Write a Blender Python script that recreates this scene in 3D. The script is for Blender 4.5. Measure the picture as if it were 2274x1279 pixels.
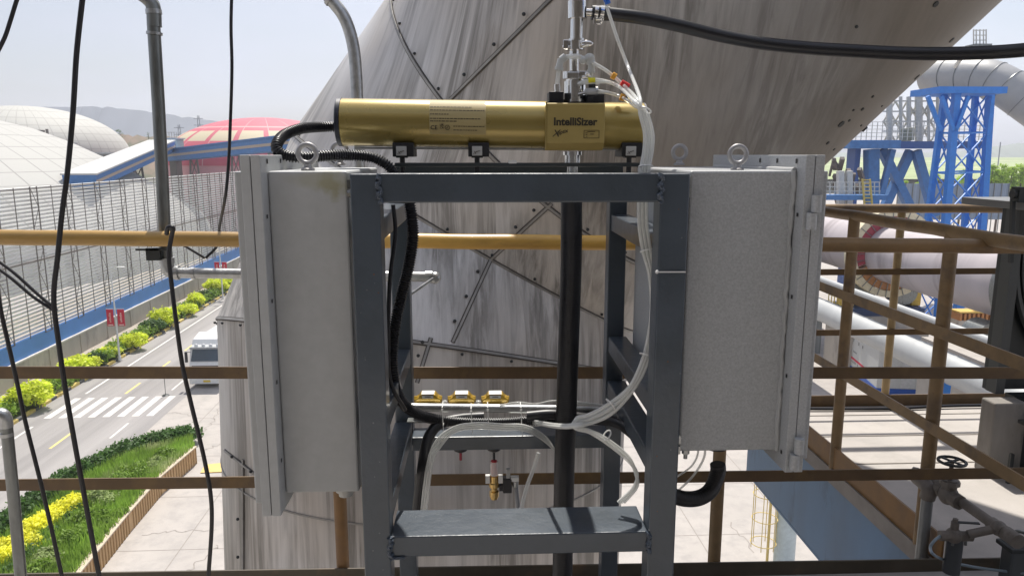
import bpy, bmesh, math, random
import numpy as np
from mathutils import Vector, Matrix
random.seed(7); rng = np.random.default_rng(7)
scene = bpy.context.scene
for o in list(bpy.data.objects): bpy.data.objects.remove(o)

# ------------------------------------------------------------------ camera
FPX = 1644.0; PITCH = math.atan(295/1644); YAW = math.radians(2.4); H = 17.0
fw = Vector((math.sin(YAW)*math.cos(PITCH), math.cos(YAW)*math.cos(PITCH), -math.sin(PITCH)))
rt = Vector((math.cos(YAW), -math.sin(YAW), 0)); up = rt.cross(fw)
cd = bpy.data.cameras.new('camera'); cam = bpy.data.objects.new('camera', cd); scene.collection.objects.link(cam)
cam.location = (0, 0, H)
cam.matrix_world = Matrix(((rt.x, up.x, -fw.x, 0), (rt.y, up.y, -fw.y, 0), (rt.z, up.z, -fw.z, H), (0, 0, 0, 1)))
cd.sensor_width = 36; cd.lens = 36*FPX/2274; cd.clip_start = .05; cd.clip_end = 8000
scene.camera = cam
scene.render.resolution_x = 1024; scene.render.resolution_y = 575

# ------------------------------------------------------------------ world and sun
SUN_EL = math.radians(61); SUN_AZ = math.radians(1)       # azimuth from +Y towards +X
w = bpy.data.worlds.new('World'); scene.world = w; w.use_nodes = True
nt = w.node_tree; nt.nodes.clear()
N = nt.nodes.new; L = nt.links.new
sky = N('ShaderNodeTexSky'); sky.sky_type = 'NISHITA'; sky.sun_disc = False
sky.sun_elevation = SUN_EL; sky.sun_rotation = SUN_AZ; sky.dust_density = 3.0; sky.air_density = 1.0
tc = N('ShaderNodeTexCoord'); mp = N('ShaderNodeMapping'); mp.inputs['Scale'].default_value = (1, 1, 3.5)
nz = N('ShaderNodeTexNoise'); nz.inputs['Scale'].default_value = 2.3; nz.inputs['Detail'].default_value = 7; nz.inputs['Roughness'].default_value = .55
rp = N('ShaderNodeValToRGB'); rp.color_ramp.elements[0].position = .36; rp.color_ramp.elements[1].position = .72
rp.color_ramp.elements[0].color = (.5,)*3+(1,); rp.color_ramp.elements[1].color = (1,)*4
mx = N('ShaderNodeMix'); mx.data_type = 'RGBA'
mx.inputs[7].default_value = (4.15, 4.45, 5.5, 1)
bg = N('ShaderNodeBackground'); bg.inputs['Strength'].default_value = .1
wo = N('ShaderNodeOutputWorld')
sx = N('ShaderNodeSeparateXYZ'); L(tc.outputs['Generated'], sx.inputs[0]); gr = N('ShaderNodeMapRange'); L(sx.outputs[0], gr.inputs[0])
gr.inputs[1].default_value = -.5; gr.inputs[2].default_value = .6; gr.inputs[3].default_value = .70; gr.inputs[4].default_value = 1.02
vs_ = N('ShaderNodeVectorMath'); vs_.operation = 'SCALE'; vs_.inputs[0].default_value = (4.75, 5.0, 5.95); nm = N('ShaderNodeMapRange'); nm.inputs[1].default_value = .35; nm.inputs[2].default_value = .68; nm.inputs[3].default_value = .84; nm.inputs[4].default_value = 1.2; L(nz.outputs['Fac'], nm.inputs[0])
ml = N('ShaderNodeMath'); ml.operation = 'MULTIPLY'; L(nm.outputs[0], ml.inputs[0]); L(gr.outputs[0], ml.inputs[1]); L(ml.outputs[0], vs_.inputs['Scale']); L(vs_.outputs[0], mx.inputs[7])
L(tc.outputs['Generated'], mp.inputs[0]); L(mp.outputs[0], nz.inputs['Vector']); L(nz.outputs['Fac'], rp.inputs[0])
L(rp.outputs[0], mx.inputs[0]); L(sky.outputs[0], mx.inputs[6]); L(mx.outputs[2], bg.inputs['Color']); L(bg.outputs[0], wo.inputs[0])
sd = bpy.data.lights.new('sun', 'SUN'); sd.energy = 3.5; sd.angle = math.radians(.9); sd.color = (1, .95, .87)
sun = bpy.data.objects.new('sun', sd); scene.collection.objects.link(sun)
sdir = Vector((math.sin(SUN_AZ)*math.cos(SUN_EL), math.cos(SUN_AZ)*math.cos(SUN_EL), math.sin(SUN_EL)))
sun.rotation_euler = sdir.to_track_quat('Z', 'Y').to_euler(); sun.location = (0, 0, 60)
scene.view_settings.view_transform = 'Standard'; scene.view_settings.look = 'None'
scene.view_settings.exposure = .77; scene.view_settings.gamma = 1

# ------------------------------------------------------------------ picking points by sight line
def ray(x, y): return fw*FPX + rt*(x-1137) + up*(639.5-y)
CO = Vector((0, 0, H))
def P(x, y, Y): d = ray(x, y); return CO + d*(Y/d.y)
def PX(x, y, X): d = ray(x, y); return CO + d*(X/d.x)
def PZ(x, y, z): d = ray(x, y); return CO + d*((z-H)/d.z)
RA = math.radians(2.0); ru = Vector((-math.sin(RA), math.cos(RA), 0)); rv = Vector((math.cos(RA), math.sin(RA), 0))
def RD(lat, al, z=0): q = rv*lat + ru*al; return Vector((q.x, q.y, z))
def PL(x, y, lat): d = ray(x, y); return CO + d*(lat/(d.dot(rv)))

# ------------------------------------------------------------------ mesh builder
class MB:
    def __init__(s): s.v = []; s.f = []; s.p = []
    def add(s, vs, fs):
        n = len(s.v); s.p.append((n, len(s.f))); s.v += [Vector(q) for q in vs]; s.f += [tuple(i+n for i in f) for f in fs]; return s
    def box(s, x0, x1, y0, y1, z0, z1):
        return s.add([(x, y, z) for x in (x0, x1) for y in (y0, y1) for z in (z0, z1)],
            [(0, 1, 3, 2), (4, 6, 7, 5), (0, 4, 5, 1), (2, 3, 7, 6), (0, 2, 6, 4), (1, 5, 7, 3)])
    def bar(s, p, q, wd, ht=None, upv=(0, 0, 1)):
        p = Vector(p); q = Vector(q); ht = ht or wd; d = (q-p).normalized(); u = Vector(upv)
        if abs(d.dot(u)) > .98: u = Vector((0, 1, 0))
        a = d.cross(u).normalized(); b = a.cross(d).normalized()
        vs = [e + a*(wd/2*i) + b*(ht/2*j) for e in (p, q) for i, j in ((-1, -1), (1, -1), (1, 1), (-1, 1))]
        return s.add(vs, [(3, 2, 1, 0), (4, 5, 6, 7), (0, 1, 5, 4), (1, 2, 6, 5), (2, 3, 7, 6), (3, 0, 4, 7)])
    def tube(s, pts, r, seg=12, caps=True, rings=None):
        pts = [Vector(p) for p in pts]; n = len(pts); rr = r if hasattr(r, '__len__') else [r]*n
        t0 = (pts[1]-pts[0]).normalized(); a = t0.orthogonal().normalized(); vs = []
        for i, p in enumerate(pts):
            t = ((pts[min(i+1, n-1)]-pts[max(i-1, 0)])).normalized()
            a = (a - t*a.dot(t)).normalized(); b = t.cross(a)
            vs += [p + (a*math.cos(2*math.pi*k/seg)+b*math.sin(2*math.pi*k/seg))*rr[i] for k in range(seg)]
        fs = [(i*seg+k, i*seg+(k+1) % seg, (i+1)*seg+(k+1) % seg, (i+1)*seg+k) for i in range(n-1) for k in range(seg)]
        if caps: fs += [tuple(range(seg))[::-1], tuple((n-1)*seg+k for k in range(seg))]
        return s.add(vs, fs)
    def cyl(s, p, q, r, r2=None, seg=20):
        p = Vector(p); q = Vector(q); return s.tube([p, q], [r, r2 if r2 is not None else r], seg)
    def lathe(s, c, prof, seg=48, axis='Z', a0=0, a1=2*math.pi):
        c = Vector(c); vs = []; n = len(prof); full = abs(a1-a0-2*math.pi) < 1e-6; m = seg if full else seg+1
        for r, h in prof:
            for k in range(m):
                t = a0+(a1-a0)*k/seg; x, y = r*math.cos(t), r*math.sin(t)
                vs.append(c + (Vector((x, y, h)) if axis == 'Z' else Vector((x, h, y)) if axis == 'Y' else Vector((h, x, y))))
        fs = []
        for i in range(n-1):
            for k in range(seg):
                k2 = (k+1) % m
                fs.append((i*m+k, i*m+k2, (i+1)*m+k2, (i+1)*m+k))
        return s.add(vs, fs)
    def torus(s, c, R_, r, n1=28, n2=10, ax=(0, 1, 0)):
        c = Vector(c); ax = Vector(ax).normalized(); a = ax.orthogonal().normalized(); b = ax.cross(a)
        pts = [c+(a*math.cos(2*math.pi*k/n1)+b*math.sin(2*math.pi*k/n1))*R_ for k in range(n1)]
        vs = []
        for k in range(n1):
            o = (pts[k]-c).normalized()
            vs += [pts[k]+(o*math.cos(2*math.pi*j/n2)+ax*math.sin(2*math.pi*j/n2))*r for j in range(n2)]
        fs = [(k*n2+j, ((k+1) % n1)*n2+j, ((k+1) % n1)*n2+(j+1) % n2, k*n2+(j+1) % n2) for k in range(n1) for j in range(n2)]
        return s.add(vs, fs)
    def prism(s, poly, dv):   # poly: 3D planar points, extruded by dv
        n = len(poly); dv = Vector(dv); a = [Vector(p) for p in poly]
        return s.add(a+[p+dv for p in a], [tuple(range(n))[::-1], tuple(range(n, 2*n))]+[(i, (i+1) % n, n+(i+1) % n, n+i) for i in range(n)])
    def sphere(s, c, r, sc=(1, 1, 1), n=12):
        c = Vector(c); prof = [(math.sin(math.pi*i/n), -math.cos(math.pi*i/n)) for i in range(n+1)]
        k = len(s.v); s.lathe((0, 0, 0), prof, 2*n)
        for i in range(k, len(s.v)): q = s.v[i]; s.v[i] = c+Vector((q.x*sc[0], q.y*sc[1], q.z*sc[2]))*r
        return s
    def build_parts(s, name, mat, parent, smooth=False):
        e = s.p+[(len(s.v), len(s.f))]
        for i in range(len(s.p)):
            m_ = MB(); n0, f0 = e[i]; n1, f1 = e[i+1]; m_.v = s.v[n0:n1]; m_.f = [tuple(k-n0 for k in f) for f in s.f[f0:f1]]
            m_.build(name, mat, parent, smooth)
    def build(s, name, mat, parent=None, smooth=False, bevel=0, loc=None, seg=2):
        if parent is not None:
            o0 = Vector(parent['_o']) 
        else:
            if loc is None:
                xs = [q.x for q in s.v]; ys = [q.y for q in s.v]; zs = [q.z for q in s.v]
                loc = ((min(xs)+max(xs))/2, (min(ys)+max(ys))/2, min(zs))
            o0 = Vector(loc)
        me = bpy.data.meshes.new(name); me.from_pydata([tuple(q-o0) for q in s.v], [], s.f)
        if mat: me.materials.append(mat)
        if smooth:
            me.polygons.foreach_set('use_smooth', [True]*len(me.polygons))
            bmn = bmesh.new(); bmn.from_mesh(me); bmesh.ops.remove_doubles(bmn, verts=bmn.verts, dist=1e-6)
            bmesh.ops.recalc_face_normals(bmn, faces=bmn.faces)
            for e in bmn.edges:
                if len(e.link_faces) == 2 and e.calc_face_angle(0) > math.radians(38): e.smooth = False
            bmn.to_mesh(me); bmn.free()
        else:
            bmn = bmesh.new(); bmn.from_mesh(me); bmesh.ops.recalc_face_normals(bmn, faces=bmn.faces); bmn.to_mesh(me); bmn.free()
        o = bpy.data.objects.new(name, me); scene.collection.objects.link(o)
        if parent is not None: o.parent = parent
        else: o.location = o0
        o['_o'] = tuple(o0)
        if bevel:
            m = o.modifiers.new('bevel', 'BEVEL'); m.width = bevel; m.segments = seg; m.limit_method = 'ANGLE'
            if not smooth: me.polygons.foreach_set('use_smooth', [False]*len(me.polygons))
        return o
def thing(name, label, cat, loc=(0, 0, 0), group=None):
    o = bpy.data.objects.new(name, None); scene.collection.objects.link(o); o.location = loc; o['_o'] = tuple(loc)
    o.empty_display_size = .1
    o['label'] = label; o['category'] = cat
    if group: o['group'] = group
    return o
def tag(o, label, cat, group=None, kind=None):
    if label: o['label'] = label
    if cat: o['category'] = cat
    if group: o['group'] = group
    if kind: o['kind'] = kind
    return o
def struct(o): o['kind'] = 'structure'; return o
def copy_tree(o, loc=None, rz=None, scale=None, label=None, parent=None):
    c = o.copy(); scene.collection.objects.link(c)
    if parent is not None: c.parent = parent
    if loc is not None: c.location = loc
    if rz is not None: c.rotation_euler = (0, 0, rz)
    if scale is not None: c.scale = scale if hasattr(scale, '__len__') else (scale,)*3
    if label: c['label'] = label
    for ch in [q for q in bpy.data.objects if q.parent == o]: copy_tree(ch, parent=c)
    return c
def curve(pts, n=8):   # Catmull-Rom
    pts = [Vector(p) for p in pts]; out = []
    q = [pts[0]*2-pts[1]]+pts+[pts[-1]*2-pts[-2]]
    for i in range(1, len(q)-2):
        for k in range(n):
            t = k/n; a, b, c, d = q[i-1:i+3]
            out.append(.5*((2*b)+(c-a)*t+(2*a-5*b+4*c-d)*t*t+(3*b-a-3*c+d)*t**3))
    out.append(pts[-1]); return out
def corrugate(path, r, amp, pitch):
    out = []; rr = []; d = 0; 
    Ls = [0]
    for i in range(1, len(path)): Ls.append(Ls[-1]+(path[i]-path[i-1]).length)
    tot = Ls[-1]; n = int(tot/pitch)*4; j = 0
    for k in range(n+1):
        s_ = tot*k/n
        while j < len(Ls)-2 and Ls[j+1] < s_: j += 1
        t = (s_-Ls[j])/max(Ls[j+1]-Ls[j], 1e-9); out.append(path[j].lerp(path[j+1], t)); rr.append(r+(amp if k % 4 in (1, 2) else -amp))
    return out, rr

# ------------------------------------------------------------------ materials
MATS = {}
def mat(name, col, rough=.5, metal=0., var=.12, scale=6., bump=0., bscale=60., col2=None, c2scale=4., c2lo=.55, c2hi=.7,
        stretch=(1, 1, 1), alpha=1., trans=0., coat=0., spec=.5, leaf=False, world=False, emis=0):
    if name in MATS: return MATS[name]
    m = bpy.data.materials.new(name); m.use_nodes = True; t = m.node_tree; n = t.nodes; l = t.links
    b = n['Principled BSDF']; out = n['Material Output']
    b.inputs['Roughness'].default_value = rough; b.inputs['Metallic'].default_value = metal
    b.inputs['Specular IOR Level'].default_value = spec
    if coat: b.inputs['Coat Weight'].default_value = coat; b.inputs['Coat Roughness'].default_value = .12
    if trans: b.inputs['Transmission Weight'].default_value = trans
    b.inputs['Alpha'].default_value = alpha
    co = n.new('ShaderNodeTexCoord'); mpn = n.new('ShaderNodeMapping'); mpn.inputs['Scale'].default_value = stretch
    if world:
        g = n.new('ShaderNodeNewGeometry'); l.new(g.outputs['Position'], mpn.inputs[0])
    else: l.new(co.outputs['Object'], mpn.inputs[0])
    def noise(sc, det=5, ro=.6):
        q = n.new('ShaderNodeTexNoise'); q.inputs['Scale'].default_value = sc; q.inputs['Detail'].default_value = det; q.inputs['Roughness'].default_value = ro
        l.new(mpn.outputs[0], q.inputs['Vector']); return q
    a = noise(scale); mr = n.new('ShaderNodeMapRange'); mr.inputs['From Min'].default_value = .3; mr.inputs['From Max'].default_value = .7
    mr.inputs['To Min'].default_value = 1-var; mr.inputs['To Max'].default_value = 1+var; l.new(a.outputs['Fac'], mr.inputs['Value'])
    vm = n.new('ShaderNodeVectorMath'); vm.operation = 'SCALE'; vm.inputs[0].default_value = col[:3]; l.new(mr.outputs[0], vm.inputs['Scale'])
    src = vm.outputs[0]
    if col2:
        q = noise(c2scale, 6, .65); r_ = n.new('ShaderNodeMapRange'); r_.inputs['From Min'].default_value = c2lo; r_.inputs['From Max'].default_value = c2hi
        l.new(q.outputs['Fac'], r_.inputs['Value']); x = n.new('ShaderNodeMix'); x.data_type = 'RGBA'
        l.new(r_.outputs[0], x.inputs[0]); l.new(src, x.inputs[6]); x.inputs[7].default_value = (*col2, 1); src = x.outputs[2]
    l.new(src, b.inputs['Base Color'])
    rr = n.new('ShaderNodeMapRange'); rr.inputs['To Min'].default_value = max(rough-.08, .03); rr.inputs['To Max'].default_value = min(rough+.1, 1); l.new(a.outputs['Fac'], rr.inputs['Value']); l.new(rr.outputs[0], b.inputs['Roughness'])
    if bump:
        q = noise(bscale, 3); bp = n.new('ShaderNodeBump'); bp.inputs['Strength'].default_value = min(bump, 1); bp.inputs['Distance'].default_value = .01*max(bump, .3)*10/bscale*6 if bscale > 60 else .02*bump
        l.new(q.outputs['Fac'], bp.inputs['Height']); l.new(bp.outputs[0], b.inputs['Normal'])
    if leaf:
        tr = n.new('ShaderNodeBsdfTranslucent'); l.new(src, tr.inputs['Color']); ms = n.new('ShaderNodeMixShader'); ms.inputs[0].default_value = .45
        l.new(b.outputs[0], ms.inputs[1]); l.new(tr.outputs[0], ms.inputs[2]); l.new(ms.outputs[0], out.inputs[0])
    MATS[name] = m; return m
M_frame = mat('blue_grey_enamel', (.058, .074, .094), .34, var=.10, scale=5, bump=.26, bscale=34, coat=.3, col2=(.040, .052, .062), c2scale=4, c2lo=.5, c2hi=.8)
M_chip = mat('bare_rust_chip', (.16, .07, .03), .8, var=.3, scale=40)
M_weld = mat('painted_weld', (.06, .08, .11), .3, bump=1, bscale=55, coat=.4)
M_cab = mat('hammered_grey_enamel', (.41, .42, .425), .42, var=.16, scale=190, bump=.35, bscale=240)
M_cabL = mat('pale_grey_enamel', (.43, .44, .44), .5, var=.05, scale=30, bump=.12, bscale=200, col2=(.42, .42, .36), c2scale=3.2, c2lo=.66, c2hi=.8)
def add_stain(m, centre, rad, col, amt=.75, nsc=30):
    t = m.node_tree; n = t.nodes; l = t.links; b = n['Principled BSDF']; src = b.inputs['Base Color'].links[0].from_socket
    g_ = n.new('ShaderNodeNewGeometry'); sb_ = n.new('ShaderNodeVectorMath'); sb_.operation = 'SUBTRACT'; sb_.inputs[1].default_value = centre; l.new(g_.outputs['Position'], sb_.inputs[0])
    sc_ = n.new('ShaderNodeVectorMath'); sc_.operation = 'DIVIDE'; sc_.inputs[1].default_value = rad; l.new(sb_.outputs[0], sc_.inputs[0])
    ln = n.new('ShaderNodeVectorMath'); ln.operation = 'LENGTH'; l.new(sc_.outputs[0], ln.inputs[0])
    nz_ = n.new('ShaderNodeTexNoise'); nz_.inputs['Scale'].default_value = nsc; nz_.inputs['Detail'].default_value = 5; l.new(g_.outputs['Position'], nz_.inputs['Vector'])
    ad = n.new('ShaderNodeMath'); ad.operation = 'MULTIPLY_ADD'; l.new(nz_.outputs['Fac'], ad.inputs[0]); ad.inputs[1].default_value = 1.6; l.new(ln.outputs['Value'], ad.inputs[2])
    mr_ = n.new('ShaderNodeMapRange'); mr_.inputs[1].default_value = 1.2; mr_.inputs[2].default_value = 1.75; mr_.inputs[3].default_value = amt; mr_.inputs[4].default_value = 0; l.new(ad.outputs[0], mr_.inputs[0])
    x = n.new('ShaderNodeMix'); x.data_type = 'RGBA'; l.new(mr_.outputs[0], x.inputs[0]); l.new(src, x.inputs[6]); x.inputs[7].default_value = (*col, 1); l.new(x.outputs[2], b.inputs['Base Color'])
add_stain(M_cabL, P(735, 412, 1.95), (.055, .2, .04), (.27, .25, .12)); add_stain(M_cabL, P(690, 400, 1.95), (.10, .2, .03), (.36, .35, .25), .5, 12)
M_gold = mat('gold_enamel', (.37, .275, .078), .27, metal=.45, var=.02, scale=4, coat=.4)
M_goldf = mat('gold_enamel_matt', (.42, .315, .105), .42, metal=.2, var=.04, scale=20)
M_steel = mat('stainless', (.72, .71, .69), .16, metal=1, var=.06, scale=30)
M_galv = mat('galvanised', (.42, .43, .43), .36, metal=.85, var=.2, scale=35, bump=.15, bscale=60)
M_galvd = mat('weathered_pipe', (.20, .21, .205), .35, metal=.8, var=.25, scale=20, stretch=(1, 1, .3), col2=(.10, .095, .085), c2scale=8)
M_rub = mat('black_rubber', (.012, .012, .015), .38, var=.2, scale=20)
M_blk = mat('black_plastic', (.013, .013, .016), .42)
M_navy = mat('navy_cap', (.012, .016, .028), .4)
M_yel = mat('aged_yellow_sunlit', (.62, .36, .075), .42, var=.18, scale=12, col2=(.22, .12, .04), c2scale=6, c2lo=.55, c2hi=.8, stretch=(.4, 1, 1), bump=.2, bscale=45, coat=.1)
M_brn = mat('brown_railing_paint', (.12, .072, .032), .5, var=.2, scale=9, col2=(.20, .12, .04), c2scale=5, c2lo=.5, c2hi=.75)
M_brn2 = mat('dusty_brown_paint', (.23, .15, .070), .55, var=.2, scale=9, col2=(.11, .075, .05), c2scale=5, c2lo=.5, c2hi=.7)
M_toe = mat('orange_toe_paint', (.21, .11, .035), .55, var=.22, scale=7, col2=(.17, .09, .04), c2scale=4)
M_tube = mat('clear_hose', (.86, .87, .84), .12, alpha=.6, var=.03)
M_white = mat('white_plastic', (.72, .72, .70), .4, var=.04)
M_grplastic = mat('pale_grey_plastic', (.42, .42, .41), .45, var=.04)
M_blue = mat('blue_steel_paint', (.025, .19, .60), .5, var=.1, scale=2)
M_blue2 = mat('faded_blue_steel', (.05, .17, .40), .55, var=.15, scale=2)
M_fascia = mat('blue_fascia', (.10, .19, .32), .5, var=.18, scale=3, stretch=(1, 1, .3), col2=(.05, .09, .15), c2scale=5, bump=.1, bscale=20)
M_dark = mat('dark_steel', (.022, .026, .027), .5, var=.25, scale=5)
M_conc = mat('pale_concrete', (.39, .36, .33), .9, var=.07, scale=.35, col2=(.31, .29, .27), c2scale=1.3, c2lo=.45, c2hi=.75)
M_slab = mat('deck_concrete', (.43, .40, .37), .88, var=.09, scale=2.2, col2=(.33, .31, .29), c2scale=3.5, c2lo=.48, c2hi=.75, bump=.2, bscale=30)
M_wallc = mat('wall_concrete', (.42, .38, .33), .9, var=.12, scale=.6, stretch=(1, 1, .4), col2=(.30, .27, .24), c2scale=.8)
M_road = mat('worn_asphalt', (.30, .285, .275), .85, var=.10, scale=1.1, stretch=(1, .04, 1), col2=(.20, .19, .185), c2scale=.5, c2lo=.42, c2hi=.7)
M_paint = mat('white_marking', (.60, .58, .55), .8, var=.12, scale=3, col2=(.45, .43, .40), c2scale=4, c2lo=.58, c2hi=.75)
M_ypaint = mat('yellow_marking', (.62, .52, .20), .8, var=.12, scale=3)
M_kyel = mat('kerb_yellow', (.55, .42, .13), .8); M_kblk = mat('kerb_black', (.08, .08, .08), .8)
M_memb = mat('white_membrane', (.66, .65, .60), .75, var=.05, scale=.2)
M_slat = mat('corrugated_sheet', (.66, .67, .66), .55, metal=.2, var=.14, scale=.15, col2=(.52, .53, .53), c2scale=.3)
M_leafy = mat('yellow_green_leaf', (.72, .80, .07), .6, var=.35, scale=1.2, leaf=True)
M_leafyy = mat('golden_leaf', (.86, .84, .07), .6, var=.3, scale=1.2, leaf=True)
M_leafg = mat('mid_green_leaf', (.20, .32, .04), .6, var=.4, scale=.9, leaf=True)
M_leafd = mat('dark_green_leaf', (.07, .15, .03), .6, var=.4, scale=1.5, leaf=True)
M_grass = mat('grass_blade', (.24, .38, .06), .7, var=.45, scale=.8, leaf=True, col2=(.46, .50, .24), c2scale=.35, c2lo=.55, c2hi=.7)
M_leafp = mat('pale_green_leaf', (.34, .42, .16), .65, var=.35, scale=1.5, leaf=True)
M_soil = mat('planted_soil', (.07, .085, .03), .95, var=.3, scale=2)

# ------------------------------------------------------------------ the setting: ground, road
g = MB().add([(-1480, -59, 0), (1480, -59, 0), (1480, 1480, 0), (-1480, 1480, 0)], [(0, 1, 2, 3)]).build('ground', M_conc, loc=(0, 0, 0)); struct(g)
def strip(lat0, lat1, a0, a1, z, mb=None):
    mb = mb or MB(); return mb.add([RD(lat0, a0, z), RD(lat1, a0, z), RD(lat1, a1, z), RD(lat0, a1, z)], [(0, 1, 2, 3)])
struct(strip(-28.35, -19.4, -60, 420, .006).build('road', M_road, loc=(0, 0, 0)))
mk = MB(); strip(-27.0, -26.82, -60, 46.9, .011, mk)
mk = MB()
for a in [(-40, 47.0), (53.6, 260)]:
    if a[0] < 0: strip(-27.05, -26.88, *a, .011, mk)
    else: strip(-26.9, -26.73, *a, .011, mk)
a = -10
while a < 47: strip(-21.25, -21.1, a+.6, a+3.2, .011, mk); a += 6
for a in np.arange(54, 200, 6): strip(-21.0, -20.85, a, a+2.6, .011, mk)
for k in range(8):
    l0 = -27.1+k*.93
    strip(l0, l0+.46, 48.5, 52.6, .0115, mk)
struct(mk.build('road_marking_white', M_paint, loc=(0, 0, 0)))
mk = MB()
for a in list(np.arange(1.0, 47, 6))+list(np.arange(53.2, 240, 6)): strip(-24.05, -23.88, a+.2, a+2.8, .011, mk)
struct(mk.build('road_marking_yellow', M_ypaint, loc=(0, 0, 0)))
# joints in the concrete apron: saw-cut lines as shallow dark strips
M_joint = mat('joint_filler', (.27, .245, .22), .95)
jm = MB()
for i in range(9):
    x = -17.5+i*4.6
    jm.add([(x, 15, .004), (x+.05, 15, .004), (x-2.5+.05, 110, .004), (x-2.5, 110, .004)], [(0, 1, 2, 3)])
for y in np.arange(20, 110, 5.2):
    jm.add([(-19+.03*y, y, .0045), (60, y+1.0, .0045), (60, y+1.05, .0045), (-19+.03*y, y+.05, .0045)], [(0, 1, 2, 3)])
def crack(pts, wd=.05):
    path = []
    for i in range(len(pts)-1):
        a, b = Vector(pts[i]), Vector(pts[i+1]); n = 10
        for k in range(n): q = a.lerp(b, k/n); path.append(q+Vector((random.uniform(-.15, .15), random.uniform(-.15, .15), 0)))
    for i in range(len(path)-1):
        a, b = path[i], path[i+1]; nrm = Vector((-(b-a).y, (b-a).x, 0)).normalized()*wd/2
        jm.add([a-nrm, a+nrm, b+nrm, b-nrm], [(0, 1, 2, 3)])
crack([PZ(320, 1185, .006), PZ(400, 1178, .006), PZ(492, 1175, .006)]); crack([PZ(400, 1279, .006), PZ(450, 1240, .006), PZ(492, 1205, .006)])
crack([PZ(360, 920, .006), PZ(395, 915, .006), PZ(430, 925, .006), PZ(488, 930, .006)]); crack([PZ(450, 1000, .006), PZ(492, 985, .006)])
crack([PZ(1620, 1160, .006), PZ(1680, 1230, .006)]); crack([PZ(445, 960, .006), PZ(470, 940, .006), PZ(490, 900, .006)])
struct(jm.build('pavement', M_joint, loc=(0, 0, 0)))
# inspection cover painted yellow beside duct
b = MB(); p0, p1, p2, p3 = PZ(455, 1032, .02), PZ(493, 1028, .02), PZ(493, 1048, .02), PZ(445, 1050, .02); b.prism([p0, p1, p2, p3], (0, 0, .03))
tag(b.build('pit_cover', mat('faded_yellow', (.62, .44, .16), .8)), 'faded yellow cover plate on the concrete left of the duct foot', 'cover')
# kerb
kr = thing('road_kerb', 'striped yellow and black kerb between road and hedge', 'kerb', tuple(RD(-28.5, 60)))
ky, kb = MB(), MB(); a = 10; i = 0
while a < 200:
    mb = ky if i % 2 else kb; ln = 1.25 if i % 2 else .75
    p, q = RD(-28.5, a, .09), RD(-28.5, a+ln, .09); mb.bar(p, q, .28, .2); a += ln; i += 1
ky.build('yellow_block', M_kyel, kr)
kb.build('black_block', M_kblk, kr)
struct(strip(-32.6, -28.64, 8, 200, .12).build('planting_strip', M_soil, loc=(0, 0, 0)))
struct(strip(-46, -31.4, 8, 200, .13).build('dirt_path', mat('dirt', (.36, .32, .27), .95, var=.12, scale=.5), loc=(0, 0, 0)))

# ------------------------------------------------------------------ foliage
def leaf_mesh(mb, centers, radii, n, ls, squash=1., shell=.55, upb=.3):
    """n leaf quads spread through ellipsoids"""
    centers = np.array(centers, float); radii = np.array(radii, float); k = len(centers)
    if radii.ndim == 1: radii = np.stack([radii, radii, radii*squash], 1)
    wts = (radii[:, 0]*radii[:, 1]*radii[:, 2])**(2/3); wts /= wts.sum()
    idx = rng.choice(k, n, p=wts); d = rng.normal(size=(n, 3)); d[:, 2] = np.where(d[:, 2] < -.3, -d[:, 2]*upb*2, d[:, 2]); d /= np.linalg.norm(d, axis=1)[:, None]
    rad = shell+(1-shell)*rng.random(n)**.5
    c = centers[idx]+d*radii[idx]*(rad*(1+.12*rng.normal(size=n)))[:, None]
    nn = d*.6+rng.normal(size=(n, 3))*.6; nn[:, 2] += .3; nn /= np.linalg.norm(nn, axis=1)[:, None]
    a = np.cross(nn, rng.normal(size=(n, 3))); a /= np.linalg.norm(a, axis=1)[:, None]; b_ = np.cross(nn, a)
    s_ = (ls*(.6+.8*rng.random(n)))[:, None]
    base = len(mb.v)
    q = np.stack([c-a*s_, c-b_*s_*.55, c+a*s_, c+b_*s_*.55], 1).reshape(-1, 3)
    mb.v += [Vector(x) for x in q]; mb.f += [(base+4*i, base+4*i+1, base+4*i+2, base+4*i+3) for i in range(n)]
    return mb
def fast_build(mb, name, m, parent=None, loc=(0, 0, 0)):
    o0 = Vector(parent['_o']) if parent is not None else Vector(loc)
    me = bpy.data.meshes.new(name); me.from_pydata([tuple(q-o0) for q in mb.v], [], mb.f); me.materials.append(m)
    o = bpy.data.objects.new(name, me); scene.collection.objects.link(o); o['_o'] = tuple(o0)
    if parent is not None: o.parent = parent
    else: o.location = o0
    return o
def bush_proto(name, m, n=1500, ls=.085):
    t = thing(name, 'x', 'bush', (0, 0, 0))
    cs = [(0, 0, .5)]+[(.5*math.cos(a)*random.uniform(.6, 1.1), .5*math.sin(a)*random.uniform(.6, 1.1), random.uniform(.3, .65)) for a in np.linspace(0, 6.28, 8)]
    fast_build(leaf_mesh(MB(), cs, [.62]+[random.uniform(.28, .42) for _ in cs[1:]], n, ls), 'foliage', m, t)
    sb = MB()
    for a in range(5): sb.tube([(0, 0, 0), (.15*math.cos(a*1.3), .15*math.sin(a*1.3), .35), (.4*math.cos(a*1.3), .4*math.sin(a*1.3), .7)], [.03, .02, .008], 5)
    sb.build('stem', mat('bark', (.10, .07, .05), .9), t)
    return t
pY = bush_proto('rounded_bush', M_leafy); pD = bush_proto('rounded_bush', M_leafd)
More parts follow.
